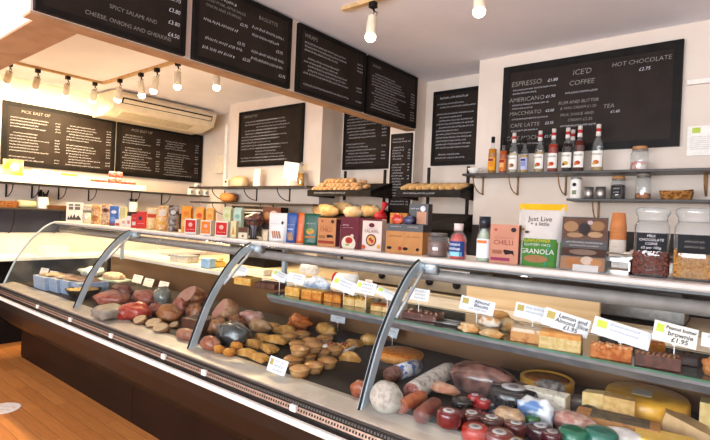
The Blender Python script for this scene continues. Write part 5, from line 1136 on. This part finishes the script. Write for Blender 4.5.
# quiche
qc, qr, _, _ = spot(374, 421, 340, 365, DECK, .9)
q = thing('quiche', 'large round quiche with browned top behind the third glass arm', 'quiche', (qc.x, qc.y+.02, DECK)); R = qr
MB().lathe((0, 0, 0), [(R*.90, 0), (R*.99, .028), (R*1.0, .034), (R*.96, .034), (R*.93, .028)], mat('c8843c', 'dca05c', 40, .5, bump=.3), 48).build('crust', q)
k = MB()
for i in range(48):
    a = 2*PI*i/48; k.tube([(R*.91*math.cos(a), R*.91*math.sin(a), .002), (R*1.0*math.cos(a), R*1.0*math.sin(a), .034)], .004, mat('d8984c', None, 16, .5), 5)
k.build('crust_ridges', q)
MB().lathe((0, 0, 0), [(R*.9, .02), (R*.95, .034), (R*.8, .044), (R*.5, .050), (R*.1, .052)], mat('e09430', 'b85c1c', 44, .4, lo=.35, hi=.65, bump=.5), 40).build('filling', q)
# ---------------- right section: salami, pate, cheeses, jars
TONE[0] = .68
def log(name, label, cat, pa, pb, r, m, mc, zb=DECK, label_band=None, ends=1.0):
    a = WZ(*pa, zb); c = WZ(*pb, zb); v = (c-a); Ln = v.length; b = MB(); rz = math.atan2(v.y, v.x)
    pts = [(0, 0, r), (Ln*.08, 0, r), (Ln*.5, 0, r), (Ln*.85, 0, r), (Ln*.96, 0, r), (Ln, 0, r)]
    b.tube(pts, [r*.96, r, r*1.03, r*.95, r*.7, r*.3], m, 22)
    b.tube([(-.002, 0, r), (.002, 0, r)], r*.93, mc, 22)
    if label_band: b.tube([(Ln*label_band[0], 0, r), (Ln*label_band[1], 0, r)], r*1.045, label_band[2], 22)
    return b.build(name, loc=a, rz=rz, label=label, cat=cat)
MOULD = mat('e2dcd2', 'a8a098', 39, .6, lo=.35, hi=.5, bump=.3); SALCUT = mat('9c4a44', 'c88880', 90, .35, lo=.4, hi=.6, coat=.3)
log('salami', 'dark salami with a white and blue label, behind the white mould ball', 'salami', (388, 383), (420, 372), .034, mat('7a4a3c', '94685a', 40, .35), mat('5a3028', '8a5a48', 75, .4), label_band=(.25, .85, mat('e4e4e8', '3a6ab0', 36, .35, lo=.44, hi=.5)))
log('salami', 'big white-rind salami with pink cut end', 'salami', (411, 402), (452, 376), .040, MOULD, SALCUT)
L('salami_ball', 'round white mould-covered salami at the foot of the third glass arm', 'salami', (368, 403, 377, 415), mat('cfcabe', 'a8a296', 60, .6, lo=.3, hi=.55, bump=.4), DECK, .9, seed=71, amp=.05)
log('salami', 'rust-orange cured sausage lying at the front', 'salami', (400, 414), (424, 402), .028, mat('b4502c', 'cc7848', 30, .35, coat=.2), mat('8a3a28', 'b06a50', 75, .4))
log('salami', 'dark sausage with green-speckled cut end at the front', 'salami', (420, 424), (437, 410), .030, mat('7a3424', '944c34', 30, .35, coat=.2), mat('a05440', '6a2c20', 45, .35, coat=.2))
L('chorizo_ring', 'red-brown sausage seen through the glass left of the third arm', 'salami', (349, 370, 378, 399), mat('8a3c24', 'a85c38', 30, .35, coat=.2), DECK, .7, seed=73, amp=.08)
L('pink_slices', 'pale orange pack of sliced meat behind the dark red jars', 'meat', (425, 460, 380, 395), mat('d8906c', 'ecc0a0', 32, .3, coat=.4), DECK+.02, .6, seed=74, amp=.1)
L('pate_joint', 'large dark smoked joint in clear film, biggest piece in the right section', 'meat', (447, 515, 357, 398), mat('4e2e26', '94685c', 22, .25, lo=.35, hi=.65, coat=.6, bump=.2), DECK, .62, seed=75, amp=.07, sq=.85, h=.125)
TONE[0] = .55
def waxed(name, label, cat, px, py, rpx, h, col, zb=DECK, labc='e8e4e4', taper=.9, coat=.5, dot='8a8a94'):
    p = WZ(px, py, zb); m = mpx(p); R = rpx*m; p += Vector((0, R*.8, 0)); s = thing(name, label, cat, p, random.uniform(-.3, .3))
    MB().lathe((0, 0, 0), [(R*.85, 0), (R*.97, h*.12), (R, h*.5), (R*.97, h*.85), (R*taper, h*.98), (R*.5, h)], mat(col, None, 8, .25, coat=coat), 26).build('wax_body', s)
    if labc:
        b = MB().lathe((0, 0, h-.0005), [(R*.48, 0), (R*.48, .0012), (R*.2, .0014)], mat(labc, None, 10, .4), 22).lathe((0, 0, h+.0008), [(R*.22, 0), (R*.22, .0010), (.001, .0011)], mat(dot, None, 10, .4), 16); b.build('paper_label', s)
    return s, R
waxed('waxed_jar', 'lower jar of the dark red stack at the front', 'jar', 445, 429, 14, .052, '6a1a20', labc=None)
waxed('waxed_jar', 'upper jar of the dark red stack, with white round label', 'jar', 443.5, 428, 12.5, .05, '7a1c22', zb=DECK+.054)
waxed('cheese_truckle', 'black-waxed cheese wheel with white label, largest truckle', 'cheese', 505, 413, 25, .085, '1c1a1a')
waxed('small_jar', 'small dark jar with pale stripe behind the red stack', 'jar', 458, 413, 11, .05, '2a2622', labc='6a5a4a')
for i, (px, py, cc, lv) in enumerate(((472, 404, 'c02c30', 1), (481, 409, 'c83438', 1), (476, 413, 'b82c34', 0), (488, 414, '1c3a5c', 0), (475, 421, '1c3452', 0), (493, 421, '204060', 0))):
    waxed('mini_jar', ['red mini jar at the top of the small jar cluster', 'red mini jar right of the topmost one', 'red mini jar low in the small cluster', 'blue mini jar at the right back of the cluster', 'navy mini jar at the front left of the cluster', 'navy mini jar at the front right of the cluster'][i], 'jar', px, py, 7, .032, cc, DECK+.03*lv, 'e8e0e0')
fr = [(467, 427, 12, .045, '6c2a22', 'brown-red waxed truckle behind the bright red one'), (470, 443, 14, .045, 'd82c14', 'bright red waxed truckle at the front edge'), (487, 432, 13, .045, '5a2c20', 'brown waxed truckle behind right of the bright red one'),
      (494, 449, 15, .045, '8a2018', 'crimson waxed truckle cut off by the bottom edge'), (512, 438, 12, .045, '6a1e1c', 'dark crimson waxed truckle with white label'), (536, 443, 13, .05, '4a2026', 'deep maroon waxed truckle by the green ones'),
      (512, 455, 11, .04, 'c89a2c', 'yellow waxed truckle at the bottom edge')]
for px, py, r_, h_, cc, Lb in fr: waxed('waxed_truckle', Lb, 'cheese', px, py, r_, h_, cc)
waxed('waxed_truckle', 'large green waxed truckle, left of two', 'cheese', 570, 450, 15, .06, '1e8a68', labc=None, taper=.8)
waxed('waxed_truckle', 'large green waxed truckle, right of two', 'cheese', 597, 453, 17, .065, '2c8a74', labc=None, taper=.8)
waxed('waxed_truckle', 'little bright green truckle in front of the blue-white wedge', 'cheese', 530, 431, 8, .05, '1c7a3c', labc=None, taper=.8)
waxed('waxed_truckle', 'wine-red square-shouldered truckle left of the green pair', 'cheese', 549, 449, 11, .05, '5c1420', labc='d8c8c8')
TONE[0] = .85
CH = mat('e8cf94', 'dcbc78', 32, .45); CHO = mat('e0a040', 'd08c30', 24, .4); BLUE = mat('ece6d4', '8a9a98', 55, .45, lo=.3, hi=.42); RIND = mat('c08a50', 'a87440', 35, .6, bump=.4); YEL = mat('ecb43c', 'dca030', 20, .35, coat=.2)
p = WZ(538, 399, DECK)+Vector((0, .11, 0)); w1 = thing('cheese_wheel', 'orange cheese wheel with dark sunken top behind the black truckle', 'cheese', p)
R = 25*mpx(p); MB().lathe((0, 0, 0), [(R*.97, 0), (R, .01), (R*1.02, .065), (R*.97, .07), (R*.88, .07), (R*.84, .062)], YEL, 36).build('rind', w1); MB().lathe((0, 0, .057), [(R*.86, 0), (R*.85, .008), (R*.3, .010)], mat('9a5a28', 'b87438', 40, .5), 36).build('top_crust', w1)
def wedge(name, label, bx, m, rindm, rz, zb=DECK, ar=.8, h=None, shape='wedge', group=None, mt=None):
    c, rx, ry, hh = spot(*bx, zb, ar); h = h or hh; b = MB()
    if shape == 'wedge': b.prism([(-rx, -ry*.9), (rx, -ry*.55), (rx*.9, ry*.6), (-rx*.75, ry*.1)], 0, h, m, 'z')
    elif shape == 'block': b.box(-rx, rx, -ry, ry, 0, h, m, .003)
    elif shape == 'lying': b.prism([(-rx, 0), (rx, 0), (rx*.8, h*.45), (-rx*.75, h)], -ry, ry, m, 'y')
    if rindm: b.prism([(rx, -ry*.56), (rx*1.03, -ry*.5), (rx*.93, ry*.62), (rx*.9, ry*.6)], 0, h, rindm, 'z')
    if mt: b.box(-rx*.98, rx*.98, -ry*.98, ry*.98, h-.001, h+.003, mt)
    return b.build(name, loc=(c.x, c.y, zb), rz=rz, label=label, cat='cheese', group=group)
L('ash_cheese', 'grey ash-coated cheese lump resting on the blue cheese', 'cheese', (536, 565, 377, 395), mat('5a5450', '8a847c', 45, .7, bump=.5), DECK+.055, .7, seed=81, amp=.12)
wedge('blue_cheese', 'creamy blue-veined cheese wedge with rounded rind', (520, 567, 388, 416), BLUE, mat('d8c8a0'), -.1, h=.085, ar=.7)
L('foil_cheese', 'blue and white foil-wrapped cheese wedge', 'cheese', (518, 553, 397, 427), mat('e8ecf0', '5a82b8', 9, .3, lo=.44, hi=.5, coat=.3), DECK, .5, seed=82, amp=.16, sq=.6)
L('wrapped_cheese', 'beige wrapped cheese with dark rim left of the foil wedge', 'cheese', (493, 523, 406, 431), mat('c8a47c', 'a8886c', 36, .4, coat=.3), DECK, .6, seed=83, amp=.1, sq=.75)
L('sliced_ham_pack', 'pink and brown sliced meat pack under film, front middle', 'meat', (552, 592, 409, 434), mat('b87a6c', 'e0c0b0', 35, .2, lo=.35, hi=.6, coat=.6), DECK, .7, seed=84, amp=.12, sq=.8)
L('ash_cheese', 'dark wrapped piece behind the sliced meat pack', 'cheese', (562, 592, 393, 413), mat('4a403a', '6a5e54', 35, .4, coat=.3), DECK, .6, seed=85, amp=.1, sq=.8)
L('dark_pate', 'black oval pate between the meat pack and the wedges', 'meat', (578, 600, 403, 421), mat('2c2824', '3c3630', 35, .3), DECK, .7, seed=86, amp=.06)
p = WZ(640, 425, DECK)+Vector((0, .13, 0)); w2 = thing('cheese_wheel', 'big yellow cheese wheel lying at the back of the right section', 'cheese', p, .1); R = 37*mpx(p)
MB().lathe((0, 0, 0), [(R*.96, 0), (R, .015), (R*1.0, .075), (R*.95, .088), (R*.5, .091)], YEL, 48).build('rind', w2); MB().box(-.05, .02, -.05, .04, .0905, .0925, mat('d8ccb8')).build('paper_label', w2)
wedge('hard_cheese', 'pale cream cheese wedge under film', (583, 610, 394, 420), CH, None, .2, h=.10, shape='wedge', ar=.9)
wedge('hard_cheese', 'tan speckled cheese block standing in the centre of the wedges', (604, 632, 402, 426), mat('d8b478', 'c09858', 40, .5), None, .15, h=.105, shape='block', ar=.5)
p = WZ(614, 438, DECK)+Vector((0, .06, 0))
MB().prism([(-.14, 0), (.13, 0), (.14, .03), (.13, .055), (-.14, .05)], -.05, .05, RIND, 'y').box(-.09, .10, -.045, .045, .050, .0565, mat('4a4030', '6a5c40', 45, .6)).build('rind_cheese', loc=(p.x, p.y, DECK), rz=.12, label='long brown-rinded cheese with dark herb top in front of the wedges', cat='cheese')
wedge('hard_cheese', 'tan flat-sided parmesan wedge near the right edge', (662, 708, 411, 440), mat('dcb888', 'ceaa78', 24, .5), None, .1, h=.085, shape='lying', ar=.6)
wedge('hard_cheese', 'bright yellow cheese block at the bottom right', (638, 690, 431, 458), mat('f0c860', 'e4b84c', 20, .4), None, .1, h=.05, shape='block', ar=.7)
wedge('hard_cheese', 'upright pale yellow cheese cut off at the right edge', (702, 730, 402, 438), CH, None, 0, h=.12, shape='block', ar=.8)
L('paper_parcel', 'white paper-wrapped cheese at the bottom, right of the green truckles', 'cheese', (600, 645, 425, 450), mat('ece8e4', 'd0c8c4', 32, .4), DECK, .6, seed=88, amp=.12)
TONE[0] = 1.0
# floor sticker
b = MB().lathe((0, 0, 0), [(.11, 0), (.11, .0015), (.10, .002)], mat('efe6dc', 'e4dacf', 30, .5), 36); b.T = Matrix.Rotation(PI/2, 4, 'X'); 
b.T = Matrix(((1, 0, 0, 0), (0, 0, 1, 0), (0, -1, 0, 0.0023), (0, 0, 0, 1))).transposed() if False else Matrix.Rotation(-PI/2, 4, 'X')
b.T = Matrix.Translation((0, 0, .0024)) @ Matrix.Rotation(-PI/2, 4, 'X')
b.scribble(-.07, .07, .03, .02, mat('9a8c80'), R_).scribble(-.07, .07, -.02, .02, mat('9a8c80'), R_)
p = WZ(3, 408.5, 0); b.build('floor_sticker', loc=(p.x, p.y, .0005), rz=.6, label='round white floor sticker on the wooden boards', cat='sticker')
